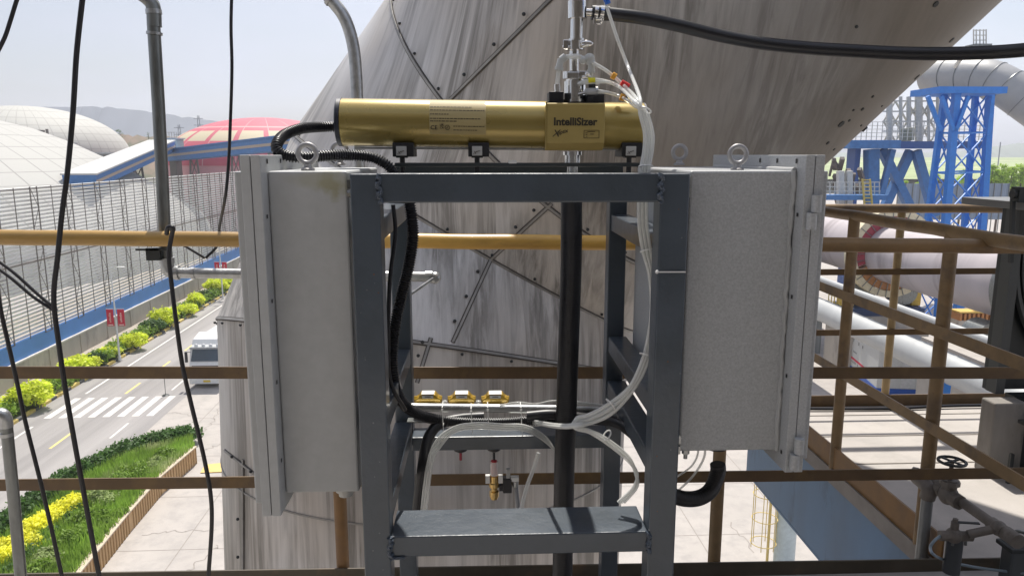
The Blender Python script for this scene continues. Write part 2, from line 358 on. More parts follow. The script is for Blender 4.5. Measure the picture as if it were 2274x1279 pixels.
bl = [  # px, py of base, radius m, kind
 (76, 905, 1.75, 'y', 'large yellow-green bush nearest the viewer, just right of the thin hanging cable'), (174, 835, 1.7, 'y', 'large yellow-green bush left of the thick hanging cable above the second rail'),
 (243, 795, 1.15, 'y', 'low yellow-green bush at the foot of the near street lamp'), (300, 775, 1.6, 'y', 'round yellow-green bush just right of the near street lamp'),
 (368, 725, 1.7, 'y', 'tall yellow-green bush beside the dark round bush mid hedge'), (418, 700, 1.4, 'y', 'flat yellow-green bush halfway to the far street lamp'),
 (436, 683, 1.5, 'y', 'wide yellow-green bush short of the far street lamp'), (480, 652, 1.8, 'y', 'yellow-green bush at the foot of the far street lamp'), (505, 640, 1.6, 'y', 'farthest yellow-green bush beside the edge of the round duct'),
 (212, 812, 1.15, 'd', 'small dark green ball bush between two yellow bushes near the near street lamp'), (340, 738, 1.6, 'd', 'large dark green ball bush in the middle of the hedge strip'), (455, 667, 1.4, 'd', 'dark green bush before the far street lamp')]
firsts = {}
for px, py, r_, k, lb in bl:
    q = PZ(px, py, .12); src = {'y': pY, 'd': pD}[k]
    if k not in firsts:
        firsts[k] = 1; o = src; o.location = q; o.scale = (r_, r_, r_*.95); o['label'] = lb
        o.rotation_euler = (0, 0, 1)
    else: o = copy_tree(src, q, random.uniform(0, 6), (r_*random.uniform(.85, 1.2), r_*random.uniform(.85, 1.2), r_*random.uniform(.75, 1.05)), lb)
    o['group'] = 'round bushes planted along the kerb'
# low clipped hedge along the kerb
hb = MB(); cs = []; rs = []
for a in np.arange(20, 130, .8):
    for l in (-29.1, -29.8): cs.append(tuple(RD(l+random.uniform(-.2, .2), a, .45+random.uniform(-.1, .15)))); rs.append(random.uniform(.5, .68))
leaf_mesh(hb, cs, rs, 26000, .12, shell=.6)
tag(fast_build(hb, 'hedge', M_leafg), 'low green hedge running behind the striped kerb', 'hedge', kind='stuff')
hb = MB(); cs = []; rs = []
for a in np.arange(36, 62, 1.1): cs.append(tuple(RD(-30.4+random.uniform(-.4, .4), a, .3))); rs.append(random.uniform(.5, .7))
leaf_mesh(hb, cs, rs, 5000, .12, shell=.6); tag(fast_build(hb, 'shrub_cover', M_leafy), 'yellow-green ground shrubs at the near end of the kerb planting', 'shrubs', kind='stuff')

# planted island with tiled retaining wall
WH = .95
wt = [PZ(x, y, WH) for x, y in ((432, 992), (353, 1058), (281, 1139), (175, 1267), (60, 1420))]
re = [PZ(x, y, .1) for x, y in ((425, 975), (330, 990), (250, 1012), (150, 1062), (0, 1165), (-160, 1290))]
iw = thing('retaining_wall', 'tan ribbed low retaining wall along the planted island', 'wall', tuple(wt[0]*1))
wm = MB(); cm = MB(); rb = MB()
for i in range(len(wt)-1):
    a, b_ = wt[i], wt[i+1]; d = (b_-a).normalized(); nr = Vector((d.y, -d.x, 0)); nr = nr if nr.x > 0 else -nr
    a0 = Vector((a.x, a.y, WH/2)); b0 = Vector((b_.x, b_.y, WH/2)); wm.bar(a0, b0, .16, WH)
    cm.bar(a+Vector((0, 0, .03)), b_+Vector((0, 0, .03)), .3, .06)
    ln = (b_-a).length
    for k in range(int(ln/.28)):
        q = a0+d*(k*.28+.1)+nr*.09; rb.box(q.x-.03, q.x+.03, q.y-.03, q.y+.03, 0, WH-.02)
M_tan = mat('tan_render', (.50, .33, .17), .85, var=.15, scale=1.5)
wm.build('wall', M_tan, iw); cm.build('coping', mat('coping_stone', (.50, .42, .32), .85), iw); rb.build('rib', mat('tan_rib', (.38, .25, .12), .85), iw)['kind'] = 'stuff'
# bed surface
bed = MB(); n = 8
def lerpl(L_, t):
    t *= len(L_)-1; i = min(int(t), len(L_)-2); return L_[i].lerp(L_[i+1], t-i)
for i in range(13):
    for j in range(5):
        a = lerpl(wt, i/12); b_ = lerpl(re, i/12); q = a.lerp(b_, j/4); q.z = (WH-.12)*(1-j/4)**.7+.08; bed.v.append(q)
for i in range(12):
    for j in range(4): bed.f.append((i*5+j, i*5+j+1, (i+1)*5+j+1, (i+1)*5+j))
struct(bed.build('planting_bed', M_soil, loc=(0, 0, 0)))
gb = MB(); ng = 26000; base = []
for _ in range(ng):
    t = random.random()**.8; s_ = random.random(); a = lerpl(wt, t); b_ = lerpl(re, t); q = a.lerp(b_, s_); z = (WH-.12)*(1-s_)**.7+.08
    h = random.uniform(.15, .6); th = random.uniform(0, 6.28); dx, dy = math.cos(th)*.035, math.sin(th)*.035; lx, ly = random.uniform(-.15, .15), random.uniform(-.15, .15); k = len(gb.v)
    gb.v += [Vector((q.x-dx, q.y-dy, z)), Vector((q.x+dx, q.y+dy, z)), Vector((q.x+lx, q.y+ly, z+h))]; gb.f.append((k, k+1, k+2))
tag(fast_build(gb, 'grass', M_grass), 'long green grass filling the planted island', 'grass', kind='stuff')
hb = MB(); cs = []; rs = []
for t in np.linspace(0, .93, 75):
    q = lerpl(re, t).lerp(lerpl(wt, t), .1); cs.append((q.x, q.y, .45)); rs.append(random.uniform(.5, .72)); 
leaf_mesh(hb, cs, rs, 14000, .10, shell=.6); tag(fast_build(hb, 'island_hedge', M_leafd), 'dark green hedge bordering the planted island on its road side', 'hedge', kind='stuff')
def patch(px, py, n, spread, m, r_, label, z=.7, sq=.75):
    c0 = PZ(px, py, z); cs = [(c0.x+random.gauss(0, spread[0]), c0.y+random.gauss(0, spread[1]), z+random.uniform(-.15, .15)) for _ in range(n)]
    b = MB(); leaf_mesh(b, cs, [random.uniform(r_*.6, r_) for _ in cs], 260*n, .085, shell=.5, squash=sq)
    return b
t = thing('golden_shrub', 'bright golden shrub patch on the island left of the thick hanging cable', 'shrub', tuple(PZ(140, 1150, .1)), 'golden shrubs on the island')
b = MB()
for px, py in ((165, 1118), (150, 1128), (132, 1135), (115, 1150), (95, 1160), (78, 1170), (60, 1178)):
    c = PZ(px, py, .8); leaf_mesh(b, [(c.x, c.y, .75)], [.55], 420, .08, shell=.5)
fast_build(b, 'foliage', M_leafyy, t)
t = thing('golden_shrub', 'yellow-green shrub patch at the left image edge behind the bottom pipe', 'shrub', tuple(PZ(20, 1240, .1)), 'golden shrubs on the island')
b = MB()
for px, py in ((15, 1215), (35, 1212), (60, 1200), (75, 1210), (25, 1235), (5, 1240)):
    c = PZ(px, py, .7); leaf_mesh(b, [(c.x, c.y, .65)], [.5], 420, .08, shell=.5)
fast_build(b, 'foliage', M_leafyy, t)
SH = [(300, 1045, .75, 0), (345, 1035, .6, 1), (265, 1075, .7, 0), (230, 1105, .6, 1), (200, 1145, .7, 0), (240, 1150, .5, 0), (160, 1195, .65, 0), (120, 1240, .6, 1), (190, 1190, .45, 0), (370, 1010, .5, 0), (60, 1275, .6, 0)]
for k, (px, py, r2, kk) in enumerate(SH):
    q = PZ(px, py, .95); t = thing('leafy_shrub', ['shrub nearest the tip of the planted island', 'dull green shrub'][0], 'shrub', (q.x, q.y, .6), 'green shrubs on the planted island')
    t['label'] = ['broad green shrub in the upper middle of the planted island', 'small pale shrub near the tip of the planted island', 'green shrub above the second lowest rail line, left of the retaining wall', 'pale green shrub just below the lowest visible rail on the island', 'green shrub right of the golden shrubs on the island', 'low green shrub beside the retaining wall midway', 'green shrub below the golden patch on the island', 'pale shrub near the bottom edge between two hanging cables', 'smallest green shrub close to the retaining wall', 'green shrub at the pointed far end of the island', 'green shrub at the bottom edge right of the capped pipe'][k]
    cs = [(q.x+random.uniform(-.45, .45), q.y+random.uniform(-.45, .45), random.uniform(.75, 1.05)) for _ in range(5)]
    fast_build(leaf_mesh(MB(), cs, [r2*random.uniform(.5, .8) for _ in cs], 1500, .075, shell=.35), 'foliage', M_leafg if kk == 0 else M_leafp, t)
t = thing('dark_shrub', 'dark green shrub clump below the golden shrub on the island', 'shrub', tuple(PZ(90, 1250, .1)))
b = MB()
for px, py in ((70, 1235), (90, 1215), (55, 1255), (120, 1190), (150, 1160), (170, 1145), (30, 1275)):
    c = PZ(px, py, .5); leaf_mesh(b, [(c.x, c.y, .5)], [.5], 350, .08, shell=.5)
fast_build(b, 'foliage', M_leafd, t)

# ------------------------------------------------------------------ street lamps
M_lw = mat('lamp_white', (.62, .62, .60), .5)
def lamp(px, py, label):
    q = PZ(px, py, .1); q = Vector((q.x, q.y, .1))
    t = thing('street_lamp', label, 'street lamp', tuple(q), 'street lamps along the kerb')
    MB().tube([q, q+Vector((0, 0, 3.5)), q+Vector((-.05, 0, 7.6))], [.09, .07, .045], 10).build('pole', M_lw, t, True)
    MB().tube(curve([q+Vector((-.05, 0, 7.5)), q+Vector((.1, 0, 7.75)), q+Vector((.5, .05, 7.85))], 5), .03, 8).build('arm', M_lw, t, True)
    MB().sphere(q+Vector((.75, .05, 7.87)), .36, (1, .4, .16)).build('lamp_head', M_lw, t, True)
    MB().cyl(q, q+Vector((0, 0, .35)), .14, .12).build('base', M_lw, t, True)
    for s_ in (-1, 1):
        x0 = q.x+s_*.16; x1 = q.x+s_*.72; z0, z1 = q.z+2.95, q.z+4.35
        bn = MB().box(min(x0, x1), max(x0, x1), q.y-.02, q.y+.02, z0, z1).build('banner', mat('red_banner', (.55, .02, .05), .6, var=.1), t)
        mb = MB()
        xm = (x0+x1)/2
        for k in range(5): zz = z1-.3-k*.17; mb.box(xm-.05-.04*(k % 2), xm+.07, q.y-.035, q.y-.022, zz-.09, zz)
        mb.box(xm-.2, xm+.2, q.y-.035, q.y-.022, z0+.06, z0+.14)
        mb.build('lettering', mat('banner_cream', (.75, .55, .5), .6), bn)
        MB().bar((q.x, q.y, z1+.05), (x1, q.y, z1+.05), .03).build('banner_bar', M_lw, t)
    return t
lamp(266, 800, 'near white street lamp with two red banners'); lamp(495, 662, 'far white street lamp with two red banners, above the conduit pipe')
q = PZ(368, 878, 0); t = thing('marker_post', 'thin grey post on a round base beside the crosswalk', 'post', tuple(q))
MB().cyl(q, q+Vector((0, 0, 1.35)), .025).build('pole', M_galvd, t, True); MB().lathe(q, [(0, .07), (.2, .06), (.28, 0)], 20).build('base', M_dark, t, True)

# ------------------------------------------------------------------ truck
def truck():
    q = PZ(424, 862, 0); x0 = q.x; y0 = q.y; W = 2.5
    t = thing('truck', 'white lorry cab driving towards the viewer beside the duct', 'truck', (x0+W/2, y0+1, 0))
    M_tw = mat('truck_white', (.66, .66, .64), .35, var=.04, coat=.5); M_gl = mat('windscreen', (.05, .07, .09), .08, spec=.8); M_td = mat('truck_black', (.02, .02, .022), .5)
    c = MB(); prof = [(0, .55), (0, 1.75), (.12, 2.0), (.38, 2.95), (.75, 3.1), (1.0, 3.5), (2.3, 3.75), (2.3, .55)]
    c.prism([(x0, y0+a, z) for a, z in prof], (W, 0, 0)); c.build('cab', M_tw, t, bevel=.06)
    MB().prism([(x0+.12, y0+.085, 2.03), (x0+W-.12, y0+.085, 2.03), (x0+W-.22, y0+.335, 2.88), (x0+.22, y0+.335, 2.88)], (0, -.03, .008)).build('windscreen', M_gl, t)
    MB().box(x0+.05, x0+W-.05, y0+.16, y0+.6, 2.93, 3.06).build('sun_visor', mat('visor_grey', (.3, .31, .32), .4), t)
    for k in range(4): MB().sphere((x0+.45+k*.53, y0+.42, 3.14), .14, (1, .5, 1), 6).build('roof_light', M_white, t, True)
    MB().box(x0+.2, x0+W-.2, y0-.03, y0+.01, 1.2, 1.72).build('grille', M_td, t)
    gb = MB()
    for k in range(4): gb.box(x0+.25, x0+W-.25, y0-.05, y0-.03, 1.24+k*.12, 1.28+k*.12)
    gb.build('grille_bar', M_galv, t)
    MB().box(x0-.02, x0+W+.02, y0-.12, y0+.25, .35, .95).build('bumper', M_tw, t, bevel=.04)
    for s_ in (.28, W-.28):
        MB().box(x0+s_-.24, x0+s_+.24, y0-.15, y0-.1, .62, .86).build('headlight', mat('headlight_glass', (.6, .62, .6), .1, spec=.9), t, bevel=.02)
    MB().box(x0+W/2-.25, x0+W/2+.25, y0-.15, y0-.12, .5, .65).build('number_plate', mat('plate_yellow', (.6, .42, .05), .5), t)
    for s_ in (-.22, W+.22):
        mbm = MB().box(x0+s_-.09, x0+s_+.09, y0+.05, y0+.22, 1.95, 2.75).build('mirror', M_td, t, bevel=.03)
        MB().bar((x0+s_, y0+.15, 2.7), (x0+(0.05 if s_ < 0 else W-.05), y0+.3, 2.7), .04).build('mirror_arm', M_td, t)
    for yy in (1.2, 4.6, 5.9):
        for s_ in (.17, W-.17): MB().cyl((x0+s_-.15, y0+yy, .5), (x0+s_+.15, y0+yy, .5), .5, seg=24).build('wheel', M_td, t, True)
    MB().box(x0+.4, x0+W-.4, y0+.3, y0+9, .6, .95).build('chassis', M_td, t)
    MB().box(x0, x0+W, y0+2.6, y0+11, 1.0, 3.4).build('cargo_box', mat('cargo_grey', (.45, .46, .45), .5, col2=(.3, .3, .28), c2scale=2), t, bevel=.03)
truck()

# ------------------------------------------------------------------ windbreak wall, concrete plinth, blue band
WL = -32.6
zt = [PL(0, 430, WL).z, PL(530, 380, WL).z]; zb = [PL(0, 775, WL).z, PL(366, 616, WL).z, PL(535, 553, WL).z]; zc = [PL(36, 804, WL).z, PL(234, 714, WL).z, PL(535, 570, WL).z]
print('windbreak', zt, zb, zc, PL(0, 430, WL), PL(530, 380, WL), PL(200, 795, WL), PL(400, 665, WL))
ZT, ZB, ZC = sum(zt)/2, sum(zb)/3, sum(zc)/3
A0, A1 = 20, 190
pw = thing('perimeter_wall', 'pale concrete wall with a blue painted band under the ribbed windbreak', 'wall', tuple(RD(WL, 60)))
cwall = MB().bar(RD(WL, A0, ZC/2), RD(WL, A1, ZC/2), .3, ZC); cwall.build('concrete_base', M_wallc, pw)
MB().bar(RD(WL-.12, A0, (ZB+ZC)/2+.0), RD(WL-.12, A1, (ZB+ZC)/2), .25, ZB-ZC-.004).build('blue_band', mat('blue_sheet', (.08, .22, .52), .55, var=.12, scale=.3), pw)
MB().bar(RD(WL+.02, A0, ZC+.04), RD(WL+.02, A1, ZC+.04), .4, .12).build('coping', mat('coping_pale', (.55, .52, .47), .8), pw)
pb = MB()
for a in np.arange(A0, A1, 5.0): pb.bar(RD(WL+.17, a, 0), RD(WL+.17, a, ZC-.05), .12, .25)
pb.build('pilaster', M_wallc, pw)
wb = thing('windbreak_fence', 'tall ribbed grey windbreak screen with lattice posts and a white dome showing through', 'fence', tuple(RD(WL, 60, ZB)))
sl = MB(); z = ZB+.1
sk = 0
while z < ZT:
    sl.bar(RD(WL-.35, A0, z), RD(WL-.35, A1, z), .05, .20, (.5, 0, 1)); z += .30
    sk += 1
sl.build('slat_panel', M_slat, wb)
M_post = mat('rusty_post', (.17, .15, .135), .7)
rl = MB()
for zz in (ZB-.1, ZT): rl.bar(RD(WL-.1, A0, zz), RD(WL-.1, A1, zz), .1, .16)
rl.build('rail', mat('rail_grey', (.35, .33, .30), .6), wb)
zz = ZB+(ZT-ZB)*.50; MB().bar(RD(WL-.15, A0, zz), RD(WL-.15, A1, zz), .1, .12).build('mid_rail', M_post, wb)
al = 34.0; pitch = 5.2; first = None
while al < 150:
    mb = MB(); d = .95; z0, z1 = ZB-.1, ZT+.15
    mb.bar(RD(WL+.05, al, z0), RD(WL+.05, al, z1), .07); mb.bar(RD(WL+.05, al+d, z0), RD(WL+.05, al+d, z1), .07)
    nn = 7; dz = (z1-z0)/nn
    for k in range(nn):
        za, zb2 = z0+k*dz, z0+(k+1)*dz
        if k % 2: mb.bar(RD(WL+.05, al, za), RD(WL+.05, al+d, zb2), .035)
        else: mb.bar(RD(WL+.05, al+d, za), RD(WL+.05, al, zb2), .035)
        mb.bar(RD(WL+.05, al, za), RD(WL+.05, al+d, za), .035)
    mb.bar(RD(WL+.05, al+d+2.1, z0), RD(WL+.05, al+d+2.1, z1), .05)
    if first is None: first = mb.build('lattice_post', M_post, wb); fa = al
    else:
        c = first.copy(); scene.collection.objects.link(c); c.location = RD(0, al-fa)
    al += pitch
# ------------------------------------------------------------------ domes, galleries (left background)
def grid_mat(name, col, line, nz_, nt_, wd=.04, extra=None):
    m = bpy.data.materials.new(name); m.use_nodes = True; t = m.node_tree; n = t.nodes; l = t.links; b = n['Principled BSDF']; b.inputs['Roughness'].default_value = .7
    co = n.new('ShaderNodeTexCoord'); sp = n.new('ShaderNodeSeparateXYZ'); l.new(co.outputs['Object'], sp.inputs[0])
    at = n.new('ShaderNodeMath'); at.operation = 'ARCTAN2'; l.new(sp.outputs[1], at.inputs[0]); l.new(sp.outputs[0], at.inputs[1])
    def ln(src, k):
        a = n.new('ShaderNodeMath'); a.operation = 'MULTIPLY'; a.inputs[1].default_value = k; l.new(src, a.inputs[0])
        f = n.new('ShaderNodeMath'); f.operation = 'FRACT'; l.new(a.outputs[0], f.inputs[0])
        c = n.new('ShaderNodeMath'); c.operation = 'LESS_THAN'; c.inputs[1].default_value = wd; l.new(f.outputs[0], c.inputs[0]); return c.outputs[0]
    a1 = ln(sp.outputs[2], nz_); a2 = ln(at.outputs[0], nt_); mxx = n.new('ShaderNodeMath'); mxx.operation = 'MAXIMUM'; l.new(a1, mxx.inputs[0]); l.new(a2, mxx.inputs[1])
    x = n.new('ShaderNodeMix'); x.data_type = 'RGBA'; l.new(mxx.outputs[0], x.inputs[0]); x.inputs[6].default_value = (*col, 1); x.inputs[7].default_value = (*line, 1)
    src = x.outputs[2]
    if extra:   # cream blocks within a height band
        c2, zl, zh, kk = extra
        g1 = n.new('ShaderNodeMath'); g1.operation = 'GREATER_THAN'; g1.inputs[1].default_value = zl; l.new(sp.outputs[2], g1.inputs[0])
        g2 = n.new('ShaderNodeMath'); g2.operation = 'LESS_THAN'; g2.inputs[1].default_value = zh; l.new(sp.outputs[2], g2.inputs[0])
        a = n.new('ShaderNodeMath'); a.operation = 'MULTIPLY'; a.inputs[1].default_value = kk; l.new(at.outputs[0], a.inputs[0])
        f = n.new('ShaderNodeMath'); f.operation = 'FRACT'; l.new(a.outputs[0], f.inputs[0]); g3 = n.new('ShaderNodeMath'); g3.operation = 'LESS_THAN'; g3.inputs[1].default_value = .82; l.new(f.outputs[0], g3.inputs[0])
        m1 = n.new('ShaderNodeMath'); m1.operation = 'MULTIPLY'; l.new(g1.outputs[0], m1.inputs[0]); l.new(g2.outputs[0], m1.inputs[1]); m2 = n.new('ShaderNodeMath'); m2.operation = 'MULTIPLY'; l.new(m1.outputs[0], m2.inputs[0]); l.new(g3.outputs[0], m2.inputs[1])
        y = n.new('ShaderNodeMix'); y.data_type = 'RGBA'; l.new(m2.outputs[0], y.inputs[0]); l.new(src, y.inputs[6]); y.inputs[7].default_value = (*c2, 1); src = y.outputs[2]
    l.new(src, b.inputs['Base Color']); return m
def dome(name, cx, cy, Rr, zb_, h, label, m, mw, wallh=None, power=2.0):
    t = thing(name, label, 'dome', (cx, cy, 0))
    prof = [(Rr*math.cos(a), h*math.sin(a)) for a in np.linspace(0, math.pi/2, 28)]
    o = MB().lathe((0, 0, 0), prof, 96).build('roof_shell', m, loc=(0, 0, 0), smooth=True)
    o.parent = t; o.location = (0, 0, zb_); 
    if zb_ > .1: MB().lathe((cx, cy, 0), [(Rr-.05, 0), (Rr-.05, zb_)], 96).build('ring_wall', mw, t, True)
    return t
q = P(58, 345, 200); rp_ = (P(272, 345, 200)-q).length
M_ring = mat('ring_wall_grey', (.26, .27, .27), .8, var=.2, scale=.1, stretch=(1, 1, .1))
ztop = P(58, 234, 200).z
dome('storage_dome', q.x, 200, rp_, 16.6, ztop-16.6-.2, 'far pale white storage dome with a fine tile grid', grid_mat('dome_tiles', (.40, .395, .36), (.30, .29, .265), .55, 9, .09), M_ring)
# near white dome: cone-like cap
Rn = 52; cq = P(-330, 345, 125)
dn = thing('storage_dome', 'near white storage dome seen above and through the ribbed windbreak', 'dome', (cq.x, 125, 0))
o = MB().lathe((0, 0, 0), [(54, 0), (52, 5.4), (50.8, 6.7), (47.5, 8.8), (43.3, 11.8), (41.1, 13.3), (35.8, 16.5), (30.3, 19.4), (25, 21.6), (15, 24.3), (6, 25.6), (0, 25.9)], 128).build('roof_shell', grid_mat('near_dome_panels', (.36, .355, .33), (.22, .215, .20), .55, 9, .05), loc=(0, 0, 0), smooth=True); o.parent = dn
q = P(590, 345, 180); rp_ = (P(368, 345, 180)-q).length; zt_ = P(590, 262, 180).z
dome('pink_dome', q.x, 180, rp_, 14.5, zt_-14.5, 'rose pink dome with a band of cream blocks', grid_mat('pink_dome', (.48, .085, .125), (.54, .27, .27), .12, 3.2, .035, ((.50, .43, .29), 5.4, 7.6, 3.2)), mat('pink_wall', (.58, .30, .32), .8))
def gallery(name, p, q, wdt, ht, label, stripe=True, roof=True):
    t = thing(name, label, 'conveyor gallery', tuple(p)); p = Vector(p); q = Vector(q)
    MB().bar(p, q, wdt, ht).build('side_wall', M_blue2 if stripe else M_ring, t)
    d = (q-p).normalized(); u = d.cross(Vector((0, 0, 1))).cross(d).normalized()
    MB().bar(p+u*(ht/2+.12), q+u*(ht/2+.12), wdt+.5, .24).build('roof', mat('gallery_roof', (.46, .46, .44), .7) if roof else M_blue2, t)
    if stripe:
        a = d.cross(Vector((0, 0, 1))).normalized()
        for s_ in (-1, 1): MB().bar(p+a*s_*(wdt/2+.03), q+a*s_*(wdt/2+.03), .06, ht*.22).build('stripe', mat('faded_orange', (.42, .33, .26), .7), t)
    return t
def trestle(x, y, z1, wd=2.5, label='', n=4):
    t = thing('trestle', label, 'trestle', (x, y, 0), 'steel trestles under the galleries'); mb = MB()
    for s_ in (-1, 1): mb.bar((x+s_*wd*.9, y, 0), (x+s_*wd*.35, y, z1), .3)
    for k in range(n):
        a, b_ = k/n, (k+1)/n; wa, wb2 = wd*(.9-.55*a), wd*(.9-.55*b_)
        mb.bar((x-wa, y, z1*a), (x+wb2, y, z1*b_), .15); mb.bar((x+wa, y, z1*a), (x-wb2, y, z1*b_), .15); mb.bar((x-wb2, y, z1*b_), (x+wb2, y, z1*b_), .15)
    mb.build('leg', M_post, t); MB().box(x-wd*.4, x+wd*.4, y-.3, y+.3, z1-.2, z1).build('head_beam', M_post, t); return t
g0, g1 = P(208, 391, 118), P(362, 325, 152)
gallery('conveyor_gallery', g0+(g0-g1)*.15, g1, 4.6, 2.0, 'sloping conveyor gallery with white roof and blue side rising to the transfer house')
g2, g3 = P(378, 347, 156), P(690, 314, 118)
gallery('conveyor_gallery', g2, g3, 3.0, 2.1, 'blue conveyor gallery with a faded stripe crossing in front of the pink dome', roof=False)
for px, py, lb in ((523, 345, 'steel trestle under the blue gallery in front of the pink dome'), (430, 352, 'steel trestle under the gallery beside the transfer house'), (605, 340, 'steel trestle under the blue gallery nearest the duct')):
    tt = (px-378)/(690-378); yy = 156+(118-156)*tt*.9; q = P(px, py, yy); trestle(q.x, yy, q.z, 1.8, lb)
for px, Y_ in ((262, 133), (305, 142)):
    q = P(px, 388-(px-262)*.4, Y_); trestle(q.x, Y_, q.z, 2.2, 'rusty trestle under the lower end of the sloping gallery' if px < 300 else 'rusty trestle under the upper end of the sloping gallery')
t = thing('transfer_house', 'small pale teal transfer house where the two galleries meet', 'building', tuple(P(377, 345, 154)-Vector((0, 0, P(377, 345, 154).z))))
a = P(364, 309, 154); b_ = P(392, 335, 154); M_teal = mat('pale_teal', (.36, .47, .48), .7)
MB().box(a.x, b_.x, 154, 158, b_.z-.5, a.z).build('wall', M_teal, t); MB().box(a.x-.3, b_.x+.3, 153.7, 158.3, a.z, a.z+.25).build('roof', mat('pale_roof', (.55, .56, .55), .7), t)
MB().box(a.x+.5, b_.x-.5, 154.5, 157.5, 0, b_.z-.5).build('support_frame', M_post, t)
for k in range(2): MB().box(a.x+.5+k*1.1, a.x+1.1+k*1.1, 153.95, 154, b_.z+.4, b_.z+1.3).build('window', M_dark, t)
rb = MB()
for k in range(6): rb.bar((a.x+k*.5, 154.2, a.z+.25), (a.x+k*.5, 154.2, a.z+1.3), .06)
rb.bar((a.x, 154.2, a.z+1.3), (b_.x, 154.2, a.z+1.3), .06); rb.build('roof_railing', M_post, t)
def shed(name, x0, y0, x1, y1, Y, depth, m, label, roof=None, cat='building', bands=True, gz=0):
    a = P(x0, y0, Y); b_ = P(x1, y1, Y); t = thing(name, label, cat, ((a.x+b_.x)/2, Y, gz))
    MB().box(a.x, b_.x, Y, Y+depth, gz, a.z).build('wall', m, t)
    MB().box(a.x-.2, b_.x+.2, Y-.2, Y+depth+.2, a.z, a.z+.3).build('roof', roof or mat('roof_grey', (.4, .4, .4), .7), t)
    if bands:
        cb = MB(); n_ = max(2, int((b_.x-a.x)/2.5))
        for k in range(n_+1): xx = a.x+(b_.x-a.x)*k/n_; cb.box(xx-.1, xx+.1, Y-.12, Y-.001, gz, a.z-.05)
        cb.build('column', M_post, t)
        wbm = MB()
        for k in range(n_): xx = a.x+(b_.x-a.x)*(k+.5)/n_; wbm.box(xx-.5, xx+.5, Y-.05, Y-.002, a.z-2.4, a.z-1.2)
        wbm.build('window', M_dark, t)
    return t
shed('grey_shed', 408, 352, 446, 388, 166, 10, mat('shed_teal_grey', (.20, .24, .26), .7), 'dark grey shed below the junction of the galleries')
shed('long_shed', 148, 342, 262, 372, 160, 8, mat('shed_grey', (.22, .23, .235), .7, var=.2, scale=.4), 'long grey shed in front of the far white dome')
shed('blue_cabin', 113, 320, 141, 345, 150, 5, mat('cabin_blue', (.10, .22, .46), .6), 'small blue cabin poking above the near white dome', bands=False)
t = thing('bin_tower', 'grey round bin tower with a thin stack in front of the far dome', 'tower', tuple(P(80, 400, 152)-Vector((0, 0, P(80, 400, 152).z))))
q = P(80, 294, 152); rr_ = (P(96, 294, 152)-q).length
MB().cyl((q.x, 152, 0), (q.x, 152, q.z), rr_, seg=24).build('bin', mat('bin_grey', (.30, .29, .27), .8, var=.2, scale=.6, stretch=(1, 1, .2)), t, True)
MB().cyl((q.x, 152, q.z), (q.x, 152, q.z+.4), rr_*1.1, seg=24).build('rim', M_post, t, True); s = P(104, 287, 152); MB().cyl((s.x, 152, 0), (s.x, 152, s.z), .25).build('stack', M_post, t, True)
def mast(px, py0, Y, label):
    q = P(px, py0, Y); t = thing('lattice_mast', label, 'mast', (q.x, Y, 0), 'lattice masts on the skyline'); mb = MB(); w_ = 1.5
    for sx in (-1, 1): mb.bar((q.x+sx*w_, Y, 0), (q.x+sx*.25, Y, q.z), .18)
    for k in range(14):
        a, b_ = k/14, (k+1)/14; wa, wb2 = w_-(w_-.25)*a, w_-(w_-.25)*b_
        mb.bar((q.x-wa, Y, q.z*a), (q.x+wb2, Y, q.z*b_), .12)
    mb.build('frame', mat('mast_grey', (.25, .27, .3), .7), t)
    cm_ = MB()
    for k in range(3): zz = q.z-1-k*2.2; cm_.bar((q.x-1.6, Y, zz), (q.x+1.6, Y, zz), .2)
    cm_.build('crossarm', mat('mast_grey', (.25, .27, .3), .7), t)
mast(440, 257, 260, 'taller lattice mast left of the pink dome'); mast(397, 277, 250, 'shorter lattice mast above the transfer house')
# hills
def ridge(name, pts, Y, m, depth=300, n=60, amp=.6):
    top = []; 
    for i in range(n+1):
        t_ = i/n*(len(pts)-1); k = min(int(t_), len(pts)-2); x = pts[k][0]+(pts[k+1][0]-pts[k][0])*(t_-k); y = pts[k][1]+(pts[k+1][1]-pts[k][1])*(t_-k)
        q = P(x, y, Y); q.z += random.uniform(-amp, amp)*Y/400; top.append(q)
    mb = MB()
    for i, q in enumerate(top):
        mb.v += [Vector((q.x, Y-depth*.35, 0)), Vector((q.x, Y-depth*.15+random.uniform(-5, 5), max(q.z*.55, .1)+random.uniform(-amp, amp))), q, Vector((q.x, Y+depth*.3, q.z*.5)), Vector((q.x, Y+depth, 0))]
    for i in range(n):
        for j in range(4): mb.f.append((i*5+j, (i+1)*5+j, (i+1)*5+j+1, i*5+j+1))
    o = mb.build(name, m, loc=(0, 0, 0), smooth=True); struct(o); return o
ridge('hills', [(-400, 318), (100, 312), (225, 306), (245, 298), (300, 302), (400, 303), (470, 306), (600, 318), (900, 322), (1400, 330)], 420, mat('hill_earth', (.23, .16, .11), .9, var=.25, scale=.03, col2=(.08, .10, .05), c2scale=.05, c2lo=.42, c2hi=.6, world=True), 150)
ridge('far_mountain', [(-600, 290), (-100, 250), (150, 236), (260, 240), (420, 262), (600, 285), (1000, 315)], 1000, mat('far_rock', (.20, .22, .26), .9, var=.1, scale=.003), 250, amp=.5)
ridge('far_hills', [(1500, 345), (1900, 340), (2080, 338), (2160, 335), (2215, 325), (2274, 318), (2600, 312), (3200, 330)], 900, mat('far_green', (.24, .27, .25), .9, var=.1, scale=.004), 250, amp=.5)
